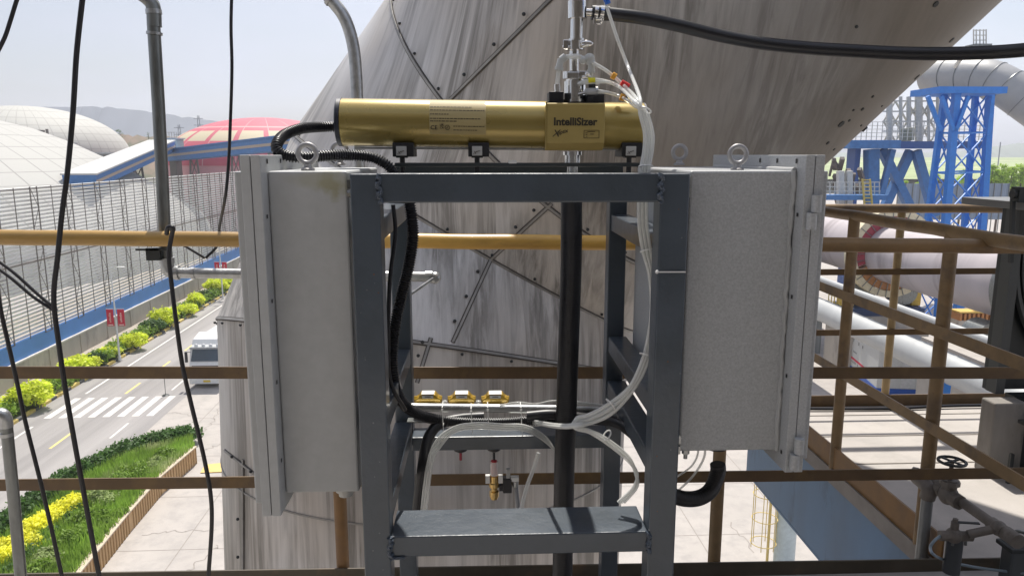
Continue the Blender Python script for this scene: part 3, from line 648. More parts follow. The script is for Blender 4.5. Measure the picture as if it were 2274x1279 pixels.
def tree(px, py, Y, hpx, label, m=M_leafg, gz=None, grp='trees beyond the plant', nl=2600, narrow=.45):
    top = P(px, py, Y); gz = 0 if gz is None else gz; hh = hpx*Y/1644; t = thing('tree', label, 'tree', (top.x, Y, gz), grp)
    z1 = top.z; z0 = z1-hh
    MB().tube([(top.x, Y, gz), (top.x+.2, Y, z0+hh*.4), (top.x, Y, z1-hh*.1)], [.25, .16, .04], 7).build('trunk', mat('bark', (.10, .07, .05), .9), t, True)
    cs, rs = [], []
    for k in range(26):
        u_ = random.random(); rad = hh*narrow*(1-abs(u_-.42)*1.3)*.6; a = random.uniform(0, 6.28); r2 = random.random()**.5*rad
        cs.append((top.x+r2*math.cos(a), Y+r2*math.sin(a), z0+hh*(.08+.84*u_))); rs.append(hh*random.uniform(.08, .14))
    fast_build(leaf_mesh(MB(), cs, rs, nl, hh*.028, shell=.3, upb=.5), 'crown', m, t); return t
tree(265, 288, 400, 20, 'dark rounded tree on the distant left hill', M_leafd, 8, 'trees on the left hill', 900, 1.2); tree(328, 294, 400, 12, 'smaller dark tree on the distant left hill', M_leafd, 8, 'trees on the left hill', 500, 1)
M_pop = mat('poplar_leaf', (.40, .56, .08), .6, var=.3, scale=.5, leaf=True)
tl = ['poplar left of the blue lattice tower legs', 'short poplar just left of the blue tower', 'poplar between the blue tower legs', 'poplar immediately right of the blue tower', 'tallest bright poplar right of the blue tower', 'poplar second from the right image edge', 'poplar at the right image edge', 'small poplar behind the blue trusses']
for (px, py, hp), lb in zip([(2075, 378, 75), (2052, 388, 60), (2140, 378, 70), (2205, 366, 80), (2226, 362, 85), (2248, 370, 80), (2270, 366, 85), (2010, 402, 42)], tl):
    tree(px, py, 150, hp, 'bright green '+lb, M_pop, 0, 'poplars beyond the plant fence', 2600, .42)
struct(MB().add([P(1780, 398, 330)*1, P(2500, 398, 330)*1, P(2500, 350, 800)*1, P(1780, 350, 800)*1], [(0, 1, 2, 3)]).build('field', mat('field_green', (.30, .36, .16), .9, var=.3, scale=.02, col2=(.42, .38, .28), c2scale=.02), loc=(0, 0, 0)))
t = thing('plant_fence', 'grey blue sheet fence behind the blue lattice tower', 'fence', tuple(P(2120, 440, 135))); a = P(1995, 408, 135); b_ = P(2238, 440, 135)
MB().box(a.x, b_.x, 135, 135.15, b_.z-4, a.z).build('panel', mat('fence_sheet', (.20, .25, .33), .7, var=.25, scale=3, stretch=(1, 1, .02)), t)
rb = MB()
for k in range(16): xx = a.x+(b_.x-a.x)*k/15; rb.box(xx-.06, xx+.06, 134.85, 134.99, 0, a.z+.1)
rb.build('post', M_galvd, t)

# ------------------------------------------------------------------ kiln, pipes, container (right background)
KX, KZ, KR = 31.8, 9.5, 2.25
M_kiln = mat('kiln_shell', (.40, .36, .37), .65, metal=.0, var=.15, scale=.3, stretch=(.15, 1, .15), col2=(.27, .235, .24), c2scale=.5)
t = thing('rotary_kiln', 'long grey rotary kiln shell with a cream and red riding ring', 'kiln', (KX, 60, 0))
prof = []
for y in np.arange(28, 130, .5): prof.append((KR+(.02 if int(y*2) % 9 == 0 else 0), y))
MB().lathe((KX, 0, KZ), prof, 64, 'Y').build('shell', M_kiln, t, True)
M_cream = mat('cream_paint', (.62, .55, .38), .6, var=.1); M_red = mat('red_paint', (.33, .04, .06), .6, var=.15); M_or = mat('orange_paint', (.40, .17, .05), .6, var=.2)
ry = 55.4
MB().lathe((KX, 0, KZ), [(3.42, ry), (3.42, ry+1.0), (2.9, ry+1.0), (2.9, ry), (3.42, ry)], 64, 'Y').build('riding_ring', M_cream, t, True)
MB().lathe((KX, 0, KZ), [(2.88, ry+.05), (2.88, ry+.6), (KR, ry+.6), (KR, ry+.05), (2.88, ry+.05)], 64, 'Y', math.radians(-20), math.radians(200)).build('red_guard', M_red, t, True)
MB().lathe((KX, 0, KZ), [(2.86, ry+.04), (2.86, ry+.62), (KR, ry+.62), (KR, ry+.04), (2.86, ry+.04)], 24, 'Y', math.radians(205), math.radians(325)).build('orange_guard', M_or, t, True)
jb = MB()
for k in range(30):
    a = 2*math.pi*k/30; c_, s_ = math.cos(a), math.sin(a); jb.bar((KX+2.3*c_, ry-.02, KZ+2.3*s_), (KX+3.42*c_, ry-.02, KZ+3.42*s_), .05)
jb.build('segment_joint', M_galvd, t)
for y in (40, 78): MB().lathe((KX, 0, KZ), [(KR+.35, y), (KR+.35, y+.8), (KR, y+.8), (KR, y), (KR+.35, y)], 64, 'Y').build('band', M_galvd, t, True)
def pier(y, label):
    t = thing('kiln_pier', label, 'pier', (KX, y, 0), 'concrete piers under the kiln')
    MB().box(KX-3.2, KX+3.2, y-2, y+2, 0, 4.6).build('block', M_wallc, t, bevel=.05)
    MB().box(KX-2.9, KX+2.9, y-1.6, y+1.6, 4.6, 5.2).build('base_frame', mat('navy_machine', (.015, .04, .12), .5), t)
    for s_ in (-1, 1):
        MB().cyl((KX+s_*1.7, y-.8, 6.3), (KX+s_*1.7, y+.8, 6.3), 1.0, seg=28).build('support_roller', M_galvd, t, True)
        MB().box(KX+s_*2.7-.4, KX+s_*2.7+.4, y-.7, y+.7, 5.2, 6.4).build('bearing', mat('bearing_yellow', (.5, .33, .04), .5), t, bevel=.08)
    rb = MB()
    for k in range(9): rb.bar((KX-3.1, y-2+k*.5, 4.6), (KX-3.1, y-2+k*.5, 5.7), .06)
    rb.bar((KX-3.1, y-2, 5.7), (KX-3.1, y+2, 5.7), .07); rb.bar((KX-3.1, y-2, 5.2), (KX-3.1, y+2, 5.2), .05); rb.build('railing', mat('rail_yellow', (.5, .4, .1), .6), t)
pier(57, 'kiln pier with rollers under the cream riding ring'); pier(42, 'kiln pier nearest the viewer behind the white pipe'); pier(79, 'farthest kiln pier left of the riding ring')
t = thing('pallet_stack', 'orange slatted pallets on the ground under the kiln at right', 'pallets', tuple(PZ(2165, 712, 3.2)))
q = PZ(2130, 712, 3.2); MB().box(q.x, q.x+3.4, q.y, q.y+1.4, q.z-3.2, q.z).build('base', M_wallc, t); pb = MB()
for k in range(9): pb.box(q.x+k*.38, q.x+k*.38+.2, q.y-.05, q.y+1.4, q.z, q.z+.6)
pb.build('slat', M_or, t); MB().box(q.x, q.x+3.3, q.y, q.y+1.4, q.z+.62, q.z+.75).build('deck', mat('pallet_yellow', (.55, .36, .08), .7), t)
t = thing('striped_barrier', 'orange and dark striped barrier below the riding ring', 'barrier', tuple(PZ(1968, 672, 3))); q = PZ(1945, 672, 3)
a, b_ = MB(), MB()
for k in range(9): (a if k % 2 else b_).box(q.x+k*.3, q.x+k*.3+.298, q.y, q.y+.3, 2.2, 3.1)
a.build('orange_bar', M_or, t); b_.build('dark_bar', M_dark, t); MB().box(q.x, q.x+2.7, q.y+.05, q.y+.25, 0, 2.2).build('stand', M_wallc, t)
q = PZ(2126, 703, 2.5); t = thing('blue_column', 'short blue steel column under the kiln beside the pallets', 'column', (q.x, q.y, 0)); h_ = P(2126, 664, q.y).z
MB().box(q.x-.35, q.x+.35, q.y-.3, q.y+.3, 0, h_).build('shaft', M_blue, t, bevel=.03); MB().box(q.x-.5, q.x+.5, q.y-.45, q.y+.45, 0, .3).build('foot_plate', M_blue2, t)
# big pipe, two small pipes
M_wpipe = mat('white_pipe_cladding', (.36, .37, .37), .55, metal=.1, var=.08, scale=.5)
t = thing('clad_pipe', 'thick white clad pipe running above the white container', 'pipe', (24.5, 45, 0)); prof = []
for y in np.arange(26, 80, .25): prof.append((.78+(.025 if abs((y % 3.0)) < .2 else 0), y))
MB().lathe((24.5, 0, 6.0), prof, 40, 'Y').build('cladding', M_wpipe, t, True)
for y in (37, 54, 66): MB().box(24.1, 24.9, y-.2, y+.2, 0, 5.25).build('support', M_blue, t)
for dx, dz_, rr_, lb in ((25.0, 8.0, .2, 'thin pale pipe above the thick white pipe, upper of the pair'), (24.6, 7.45, .14, 'thin pale pipe above the thick white pipe, lower of the pair')):
    o = MB().tube([(dx, y, dz_) for y in range(22, 72, 5)], rr_, 16).build('thin_pipe', M_wpipe, smooth=True); tag(o, lb, 'pipe', 'thin pipes above the thick pipe')
t = thing('pipe_rack', 'pale concrete ledge with small bolts behind the thick white pipe', 'ledge', (27, 45, 0))
MB().box(27.5, 30, 30, 44, 0, 5.8).build('ledge', M_conc, t); rb = MB()
for k in range(12): rb.sphere((27.45, 31+k*1.1, 5.2), .12, n=5)
rb.build_parts('bolt', M_red, t)
# container
c = PZ(1944, 884, 0); zt_ = PL(1, 1, 1).z
yn = c.y; ctz = P(1940, 776, yn).z; ex = P(2078, 800, yn).x
t = thing('container', 'white site container with a blue base and red band of lettering', 'container', (c.x, yn, 0))
M_cw = mat('container_white', (.50, .51, .50), .5, var=.05)
MB().box(c.x, ex, yn, yn+9.5, .75, ctz).build('body', M_cw, t, bevel=.03)
MB().box(c.x-.03, ex+.03, yn-.03, yn+9.53, 0, .75).build('base', mat('container_blue', (.01, .08, .38), .5), t)
MB().box(c.x-.08, ex+.08, yn-.08, yn+9.6, ctz, ctz+.12).build('roof', mat('container_roof', (.30, .31, .32), .6), t)
MB().box(c.x-.012, c.x-.002, yn+.6, yn+8.8, 1.35, 1.52).build('red_band', mat('band_red', (.55, .02, .06), .6), t)
lt = MB(); y = yn+8.4
for row, z0, hh, wd in ((0, 2.75, .22, .2), (1, 1.95, .13, .13), (2, 1.12, .16, .15)):
    y = yn+(6.5 if row == 0 else 8.3); n_ = 4 if row == 0 else 14
    for k in range(n_):
        if random.random() < .1: y -= .3
        for j in range(3): lt.box(c.x-.014, c.x-.003, y-wd*random.uniform(.6, 1), y, z0+j*hh*.35, z0+j*hh*.35+hh*.12)
        lt.box(c.x-.014, c.x-.003, y-wd*.5, y-wd*.35, z0, z0+hh); y -= wd*1.75+(.55 if row == 0 else 0)
lt.build('lettering', M_dark, t)
MB().box(c.x+1.6, c.x+2.5, yn-.04, yn-.005, .8, ctz-.3).build('door', mat('container_door', (.52, .53, .53), .5), t)
t.rotation_euler = (0, 0, math.radians(-10))
q = PZ(1890, 700, 0)
t = thing('grey_kiosk', 'grey ribbed kiosk behind the white container', 'kiosk', (c.x-1.0, yn+14, 0)); MB().box(c.x-2.6, c.x+1.5, yn+12, yn+15, 0, 2.9).build('wall', mat('kiosk_grey', (.24, .26, .27), .6, var=.3, scale=5, stretch=(1, 1, .02)), t); MB().box(c.x-2.7, c.x+1.6, yn+11.9, yn+15.1, 2.9, 3.05).build('roof', M_galv, t)
t = thing('machine_box', 'dark navy machine housing at far left beneath the kiln', 'machine', (27.5, 66, 0)); MB().box(26, 30, 64, 68, 0, 7.3).build('housing', mat('navy_machine', (.015, .04, .12), .5), t, bevel=.1); MB().box(26.8, 28.2, 62, 63.8, 0, 6.0).build('gearbox', mat('bearing_yellow', (.5, .33, .04), .5), t, bevel=.1); MB().box(25.9, 26.0, 64.5, 67.5, 5.0, 6.4).build('cover', M_galv, t)

# ------------------------------------------------------------------ blue lattice tower, platform, elbow duct
def lat_tower():
    Y = 72; sc = Y/1644
    def W(px, py, dy=0): return P(px, py, Y+dy)
    base = P(2130, 430, Y); t = thing('lattice_tower', 'bright blue lattice tower flaring under the grey elbow duct', 'tower', (base.x, Y, 0))
    top = {'A': W(2098, 206), 'B': W(2124, 206, -1.6), 'C': W(2167, 206, 2.2), 'D': W(2199, 206, .8)}
    dn_ = {'A': (2056, 520, 0), 'B': (2098, 520, -1.6), 'C': (2140, 520, 2.2), 'D': (2180, 520, .8)}
    dnp = {k: W(*v) for k, v in dn_.items()}
    legs = {}
    for k in top:
        a, b_ = top[k], dnp[k]; d = (b_-a); f_ = (a.z)/(a.z-b_.z); e = a+d*f_; legs[k] = (a, e)
        MB().bar(a, e, .60 if k in 'BD' else .48).build('leg', M_blue, t)
    br = MB(); n_ = 6
    for i, j in (('A', 'B'), ('B', 'D'), ('C', 'D'), ('A', 'C')):
        for k in range(n_):
            a, b_ = k/n_, (k+1)/n_; p0, p1 = legs[i][0].lerp(legs[i][1], a), legs[i][0].lerp(legs[i][1], b_); q0, q1 = legs[j][0].lerp(legs[j][1], a), legs[j][0].lerp(legs[j][1], b_)
            br.bar(p0, q1, .11); br.bar(q0, p1, .11); br.bar(p1, q1, .15)
    br.build('bracing', M_blue, t)
    a, b_ = W(2056, 197), W(2203, 197); hd = MB(); hd.box(a.x, b_.x, Y-2.2, Y+2.6, a.z-.6, a.z).build('head_platform', M_blue, t)
    for p, q in (((2060, 214), (2089, 290)), ((2090, 214), (2118, 290)), ((2150, 214), (2122, 290)), ((2204, 214), (2193, 300))):
        MB().bar(W(*p, -2), W(*q, -2), .32).build('flare_bracket', M_blue, t)
lat_tower()
t = thing('trussed_platform', 'blue steel platform on crossed struts behind the duct', 'platform', tuple(P(2000, 430, 84)-Vector((0, 0, P(2000, 430, 84).z)))); Y = 84
a, b_ = P(1880, 312, Y), P(2182, 330, Y)
MB().box(a.x, P(1990, 320, Y).x, Y-1, Y+5, b_.z, a.z+.0).build('edge_beam', M_blue2, t); MB().box(P(1990.3, 320, Y).x, b_.x, Y, Y+5, b_.z, a.z-.1).build('edge_beam', mat('deep_blue', (.025, .08, .26), .5), t)
for p, q, w_ in (((1935, 332), (1935, 520), 1.3), ((1958, 332), (2040, 500), .9), ((2022, 335), (1955, 480), .9), ((2034, 335), (2075, 480), .9), ((1982, 332), (1955, 440), .6)):
    YY = Y+1+(p[0] % 7)*.31; MB().bar(P(*p, YY), P(*q, YY), w_).build('strut', M_blue2, t)
MB().box(P(1920, 330, Y).x, P(1932, 330, Y).x, Y+2, Y+4, 0, b_.z).build('column', mat('deep_blue', (.025, .08, .26), .5), t)
rb = MB()
for k in range(28): xx = a.x+(b_.x-a.x)*k/27; rb.bar((xx, Y-.9, a.z), (xx, Y-.9, a.z+2.0), .07)
for k in range(5): zz = a.z+.4*(k+1); rb.bar((a.x, Y-.9, zz), (b_.x, Y-.9, zz), .05)
rb.build('railing', mat('dusty_white', (.5, .5, .47), .6), t)
t = thing('process_tower', 'pale steel tower with white columns standing on the blue platform', 'tower', tuple(P(2030, 312, 90))); M_dw = mat('dusty_white', (.5, .5, .47), .6)
for px, w_ in ((1975, 1.6), (2000, .9), (2018, 1.2), (2040, 2.0), (2062, .8), (2082, .8)): a, b_ = P(px, 215, 90), P(px, 318, 90); MB().cyl(b_, a, w_*.22, seg=18).build('column', M_dw, t, True)
br = MB()
for py in (225, 248, 270, 292): br.bar(P(1960, py, 90), P(2090, py, 90), .16)
for k in range(5):
    x = 1962+k*26; br.bar(P(x, 225, 90.5), P(x+26, 270, 90.5), .18); br.bar(P(x+26, 225, 90.5), P(x, 270, 90.5), .18); br.bar(P(x, 270, 90.5), P(x+26, 315, 90.5), .18); br.bar(P(x+26, 270, 90.5), P(x, 315, 90.5), .18)
br.build('bracing', M_dw, t)
MB().box(P(2080, 160, 95).x, P(2100, 160, 95).x, 95, 98, P(2080, 205, 95).z, P(2080, 158, 95).z).build('cabin', M_cw, t); q = MB()
for k in range(9): x = P(2104+k*4, 175, 95).x; q.box(x-.07, x+.07, 95, 95.2, P(2100, 198, 95).z, P(2100, 172, 95).z)
q.build('louvre', M_galv, t); MB().cyl(P(2015, 285, 87), P(2015, 313, 87), .7, seg=16).build('drum', mat('dull_khaki', (.25, .25, .18), .7), t, True)
# brown steelwork left of it + catwalk
t = thing('steel_catwalk', 'pale catwalk with yellow ladder under the overhanging duct', 'catwalk', tuple(P(1880, 440, 76))); Y = 76
rb = MB()
for k in range(12): x = 1832+k*11; rb.bar(P(x, 405, Y), P(x, 434, Y), .09)
for py in (405, 415, 425): rb.bar(P(1832, py, Y), P(1955, py, Y), .08)
rb.build('railing', M_dw, t); MB().bar(P(1825, 438, Y), P(1960, 438, Y), 2, .5).build('walkway', M_blue2, t)
lb = MB()
for x in (1915, 1932): lb.bar(P(x, 398, Y-1.2), P(x+6, 470, Y-1.2), .15)
for k in range(9): lb.bar(P(1915+k*.7, 400+k*8, Y-1.2), P(1932+k*.7, 400+k*8, Y-1.2), .1)
lb.build('ladder', mat('rail_yellow', (.5, .4, .1), .6), t)
mb = MB()
for k in range(26):
    x, y = random.uniform(1850, 1915), random.uniform(350, 440); mb.bar(P(x, y, Y+3), P(x+random.uniform(-14, 14), y+random.uniform(10, 40), Y+4), random.uniform(.2, .5))
mb.build('bracing', mat('rusty_dark', (.12, .10, .09), .7), t)
for x in (1866, 1885): MB().bar(P(x, 380, Y+2), P(x, 500, Y+2), .6).build('column', M_dw, t)
M_elb = mat('elbow_cladding', (.36, .36, .355), .5, metal=.3, var=.12, scale=.4, col2=(.36, .36, .355), c2scale=.5)
t = thing('elbow_duct', 'large pale segmented elbow duct bending down at the right edge', 'duct', tuple(P(2200, 180, 70)))
pth = [P(2070, 172, 92), P(2125, 168, 88), P(2180, 172, 85), P(2228, 190, 83), P(2290, 232, 81), P(2400, 312, 79)]
pc = curve(pth, 5); MB().tube(pc, [2.1+.001*i for i in range(len(pc))], 36).build('cladding', M_elb, t, True)
jb = MB()
for i in range(4, len(pc)-1, 3):
    d = (pc[i+1]-pc[i-1]).normalized(); jb.torus(pc[i], 2.13, .05, 36, 6, d)
jb.build_parts('joint_ring', M_galvd, t, True)
q = P(2105, 160, 79); 
t = thing('roof_cage', 'small pale railed landing above the duct at the top right', 'landing', tuple(P(2175, 95, 60))); Y = 60; rb = MB()
for x in (2162, 2168, 2176, 2184, 2190): rb.bar(P(x, 66, Y), P(x, 100, Y), .07)
for py in (68, 79, 90): rb.bar(P(2162, py, Y), P(2190, py, Y), .06)
rb.build('railing', M_dw, t); MB().bar(P(2154, 103, Y), P(2192, 103, Y), 1.2, .2).build('floor', M_galvd, t); MB().bar(P(2150, 105, Y), P(2120, 150, Y+2), .2).build('strut', M_dw, t)
q = P(2222, 316, 300); o = MB().cyl((q.x, 300, 0), (q.x, 300, q.z), .22).build('pole', mat('mast_grey', (.25, .27, .3), .7), smooth=True); tag(o, 'lone thin pole on the horizon right of the blue tower', 'pole')
# caged ladder at ground below right platform
q = PZ(1700, 1275, 0); lx, ly = q.x, q.y
t = thing('tank_column', 'pale round column rising beside the yellow caged ladder', 'column', (P(1745, 1250, ly).x, ly, 0))
cx = P(1745, 1180, ly).x; MB().cyl((cx, ly, 0), (cx, ly, 6.4), .42, seg=28).build('shaft', mat('pale_teal_col', (.45, .52, .53), .5), t, True); MB().lathe((cx, ly, 6.4), [(.42, 0), (.55, .02), (.55, .12), (0, .12)], 28).build('cap', M_galv, t, True)
t = thing('caged_ladder', 'yellow caged ladder on the ground beyond the blue fascia', 'ladder', (cx-.9, ly, 0)); M_ly = mat('ladder_yellow', (.60, .46, .16), .6); cb = MB(); xx = cx-.95
for z in np.arange(1.5, 6.2, 1.05): cb.torus((xx, ly-.1, z), .5, .018, 24, 5, (0, 0, 1))
for k in range(6): a = math.pi*2*k/6; cb.bar((xx+.5*math.cos(a), ly-.1+.5*math.sin(a), 1.3), (xx+.5*math.cos(a), ly-.1+.5*math.sin(a), 5.9), .025)
cb.build('cage', M_ly, t); lb = MB()
for s_ in (-.2, .2): lb.bar((xx+.25+s_*.5, ly+s_, 0), (xx+.25+s_*.5, ly+s_, 6.4), .06)
for z in np.arange(.3, 6.2, .3): lb.bar((xx+.15, ly-.2, z), (xx+.35, ly+.2, z), .03)
lb.build('rungs', M_ly, t); MB().torus((xx+.35, ly+.6, 6.5), .85, .04, 30, 6, (0, 0, 1)).build('landing_ring', M_ly, t, True)
hz = MB().box(-1500, 1500, -60, 1500, -1.5, 115).build('haze', None, loc=(0, 0, 0)); hz['kind'] = 'stuff'
hm = bpy.data.materials.new('haze_air'); hm.use_nodes = True; n_ = hm.node_tree.nodes; n_.remove(n_['Principled BSDF']); pv = n_.new('ShaderNodeVolumePrincipled')
pv.inputs['Color'].default_value = (.93, .96, 1, 1); pv.inputs['Density'].default_value = .00042; pv.inputs['Anisotropy'].default_value = .35
hm.node_tree.links.new(pv.outputs[0], n_['Material Output'].inputs['Volume']); hz.data.materials.append(hm)
# ------------------------------------------------------------------ the big clad duct
DS = .64; DR = 2.224*DS
J = [Vector(q)*DS+Vector((0, 0, H)) for q in ((-.758, 7.866, -8.875), (-.599, 8.174, -2.164), (-.197, 8.943, -.87), (.961, 8.16, .394), (3.685, 6.333, 3.872))]
d0 = (J[1]-J[0]).normalized(); base = J[0]-d0*((J[0].z)/d0.z); end = J[3]+(J[4]-J[3]).normalized()*9
axp = [base]+J[1:4]+[end]; dd = [(axp[i+1]-axp[i]).normalized() for i in range(4)]
def duct_mat():
    m = bpy.data.materials.new('stained_cladding'); m.use_nodes = True; t = m.node_tree; n = t.nodes; l = t.links; b = n['Principled BSDF']
    g_ = n.new('ShaderNodeNewGeometry'); sp = n.new('ShaderNodeSeparateXYZ'); l.new(g_.outputs['Position'], sp.inputs[0])
    def M_(op, a, b_=None, c=None):
        q = n.new('ShaderNodeMath'); q.operation = op
        for i, v in enumerate((a, b_, c)):
            if v is None: continue
            if isinstance(v, (int, float)): q.inputs[i].default_value = v
            else: l.new(v, q.inputs[i])
        return q.outputs[0]
    dz = M_('MAXIMUM', M_('SUBTRACT', sp.outputs[2], 16.9), 0); kx = M_('MINIMUM', M_('MAXIMUM', M_('MULTIPLY', M_('SUBTRACT', .6, sp.outputs[0]), .45), 0), .75)
    x2 = M_('SUBTRACT', sp.outputs[0], M_('MULTIPLY', dz, kx))
    def nz(sx, sz, det, ro=.6, w=0.):
        sx *= 1.25; sz *= 1.25
        cb = n.new('ShaderNodeCombineXYZ'); l.new(M_('MULTIPLY', x2, sx), cb.inputs[0]); l.new(M_('MULTIPLY', sp.outputs[1], sx*.22), cb.inputs[1]); l.new(M_('MULTIPLY', sp.outputs[2], sz), cb.inputs[2])
        q = n.new('ShaderNodeTexNoise'); q.inputs['Scale'].default_value = 1; q.inputs['Detail'].default_value = det; q.inputs['Roughness'].default_value = ro; q.inputs['Distortion'].default_value = w; l.new(cb.outputs[0], q.inputs['Vector']); return q.outputs['Fac']
    def mr(v, a, b_, c=0., d=1.):
        q = n.new('ShaderNodeMapRange'); q.inputs[1].default_value = a; q.inputs[2].default_value = b_; q.inputs[3].default_value = c; q.inputs[4].default_value = d; l.new(v, q.inputs[0]); return q.outputs[0]
    fine = nz(16, .42, 6, .66, .7); wide = nz(2.6, .5, 5, .6, .6); blotch = nz(.9, .7, 3)
    s1 = M_('MULTIPLY', mr(fine, .37, .58), mr(wide, .37, .58)); s2 = mr(nz(26, .9, 3), .55, .8, 0, .25)
    # stains fade out on the dry underside towards the right
    side = mr(sp.outputs[0], .7, 2.2, 1, .22); upw = mr(sp.outputs[2], 14.5, 17.2, 1.0, .85)
    st = M_('MINIMUM', M_('MULTIPLY', M_('MULTIPLY', M_('ADD', M_('ADD', s1, s2), M_('MULTIPLY', mr(nz(34, .55, 4, .7), .48, .72), .22)), side), upw), 1)
    mixb = n.new('ShaderNodeMix'); mixb.data_type = 'RGBA'; mixb.inputs[6].default_value = (.62, .61, .595, 1); mixb.inputs[7].default_value = (.52, .475, .42, 1); l.new(mr(blotch, .35, .65), mixb.inputs[0])
    mx1 = n.new('ShaderNodeMix'); mx1.data_type = 'RGBA'; l.new(M_('MULTIPLY', st, .76), mx1.inputs[0]); l.new(mixb.outputs[2], mx1.inputs[6]); mx1.inputs[7].default_value = (.11, .10, .085, 1)
    right_shade = n.new('ShaderNodeMix'); right_shade.data_type = 'RGBA'; right_shade.blend_type = 'MULTIPLY'; right_shade.inputs[7].default_value = (.42, .405, .385, 1)  # shade on the duct's right side painted in, darker towards +X
    l.new(mr(M_('ADD', sp.outputs[0], M_('MULTIPLY', blotch, .8)), .85, 2.3), right_shade.inputs[0]); l.new(mx1.outputs[2], right_shade.inputs[6]); l.new(right_shade.outputs[2], b.inputs['Base Color']); b.inputs['Roughness'].default_value = .5; b.inputs['Metallic'].default_value = .2
    bp = n.new('ShaderNodeBump'); bp.inputs['Strength'].default_value = .35; bp.inputs['Distance'].default_value = .03; l.new(blotch, bp.inputs['Height']); l.new(bp.outputs[0], b.inputs['Normal'])
    return m
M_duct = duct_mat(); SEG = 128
dt = thing('clad_duct', 'huge streak-stained metal duct rising behind the frame and bending up to the right', 'duct', tuple(base))
ref = Vector((1, 0, 0))
def ring(i):     # joint ring i (0..4)
    if i == 0: p, d, nn = axp[0], dd[0], dd[0]
    elif i == 4: p, d, nn = axp[4], dd[3], dd[3]
    else: p, d = axp[i], dd[i-1]; nn = (dd[i-1]+dd[i]).normalized()
    a = (ref-d*ref.dot(d)).normalized(); b_ = d.cross(a); out = []
    for k in range(SEG):
        t_ = 2*math.pi*k/SEG; q = p+(a*math.cos(t_)+b_*math.sin(t_))*DR; out.append(q-d*((q-p).dot(nn)/d.dot(nn)))
    return out
rings = [ring(i) for i in range(5)]
for i in range(4):
    r0, r1 = rings[i], rings[i+1]
    if i:  # carry r0 along this segment's direction: match by nearest angle
        pass
    m_ = MB(); d = dd[i]
    # reproject r1 points so that edges run along d
    nn = (dd[i]+dd[min(i+1, 3)]).normalized() if i < 3 else dd[3]
    r1p = [q+d*((axp[i+1]-q).dot(nn)/d.dot(nn)) for q in r0]
    n_ = SEG; m_.add(r0+r1p, [(k, (k+1) % n_, n_+(k+1) % n_, n_+k) for k in range(n_)])
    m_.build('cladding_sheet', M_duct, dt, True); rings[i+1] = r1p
def hit(px, py, seg):
    w_ = ray(px, py).normalized(); a = axp[seg]-CO; d = dd[seg]; wp = w_-d*w_.dot(d); ap = -(a-d*a.dot(d)); A = wp.dot(wp); B = 2*wp.dot(ap); C = ap.dot(ap)-DR*DR; D = max(B*B-4*A*C, 0)
    return CO+w_*((-B-math.sqrt(D))/2/A)
M_seald = mat('seam_grime', (.10, .09, .08), .8, var=.4, scale=6)
M_seam = mat('seam_strip', (.30, .29, .27), .55, metal=.4, var=.3, scale=5)
def seam_ribbon(pts, seg, wd=.024, off=.008):
    m_ = MB(); 
    for i in range(len(pts)-1):
        a, b_ = pts[i], pts[i+1]
        def on(q): c = axp[seg]; d = dd[seg]; return (q-c-d*(q-c).dot(d)).normalized()
        n1 = on((a+b_)/2); m_.bar(a+n1*off, b_+n1*off, wd, off*1.6, n1)
    return m_
for i in (1, 2, 3):
    pts = rings[i]+[rings[i][0]]; seam_ribbon(pts, i, .026, .002).build('seam_sealant', M_seald, dt); m_ = seam_ribbon(pts, i, .013, .005); m_.build('seam', M_seam, dt)
    rv_ = MB()
    for k in range(0, SEG, 4):
        q = rings[i][k]; n1 = (q-axp[i]).normalized(); q = q+n1*.004+dd[i]*.03*(1 if i != 1 else -1); rv_.sphere(q, .009, n=4)
    rv_.build_parts('rivet', M_dark, dt)
# ring seam lower on the riser
def level_ring(s, seg=0, up_=True):
    c = axp[seg]+dd[seg]*s; d = dd[seg]; a = (ref-d*ref.dot(d)).normalized(); b_ = d.cross(a)
    return [c+(a*math.cos(2*math.pi*k/SEG)+b_*math.sin(2*math.pi*k/SEG))*DR for k in range(SEG+1)]
L0 = (axp[1]-axp[0]).length
for s in (L0-.68, L0-2.0): seam_ribbon(level_ring(s), 0, .010, .003).build('seam', M_seam, dt)
for s in (2.3, 4.45): seam_ribbon(level_ring(s, 3), 3, .012, .004).build('seam', M_seam, dt)
def surf_line(pa, pb, seg, n=10):
    out = []
    for k in range(n+1): t_ = k/n; out.append(hit(pa[0]+(pb[0]-pa[0])*t_, pa[1]+(pb[1]-pa[1])*t_, seg))
    return out
rv_ = MB()
for pa, pb, seg in (((1000, 222), (1222, 0), 3), ((1222, 0), (1330, -110), 3), ((1225, 452), (1090, 576), 2), ((1090, 576), (1005, 760), 1), ((957, 750), (926, 850), 1), ((500, 1000), (640, 1110), 0), ((541, 1020), (541, 1300), 0)):
    pts = surf_line(pa, pb, seg); seam_ribbon(pts, seg, .024, .002).build('seam_sealant', M_seald, dt); seam_ribbon(pts, seg, .012, .005).build('seam', M_seam, dt)
    for k in (2, 5, 8):
        q = pts[k]; c = axp[seg]; d = dd[seg]; n1 = (q-c-d*(q-c).dot(d)).normalized(); rv_.sphere(q+n1*.004-Vector((.03, 0, -.025)), .010, n=4)
rv_.build_parts('rivet', M_dark, dt)
hl = MB()
for px, py, r_ in ((2036, 172, .035), (1868, 276, .04), (1921, 288, .035), (1886, 268, .015), (1838, 318, .02), (1938, 215, .015), (1915, 243, .02), (1895, 245, .012), (1912, 279, .012), (1902, 60, .015), (2078, 10, .03), (2113, 90, .03), (1852, 332, .015), (1958, 236, .01)):
    q = hit(px, py, 3); c = axp[3]; d = dd[3]; n1 = (q-c-d*(q-c).dot(d)).normalized(); hl.cyl(q-n1*.01, q+n1*.004, r_*.6, r_*.5, 7)
hl.build_parts('bolt_hole', M_dark, dt)

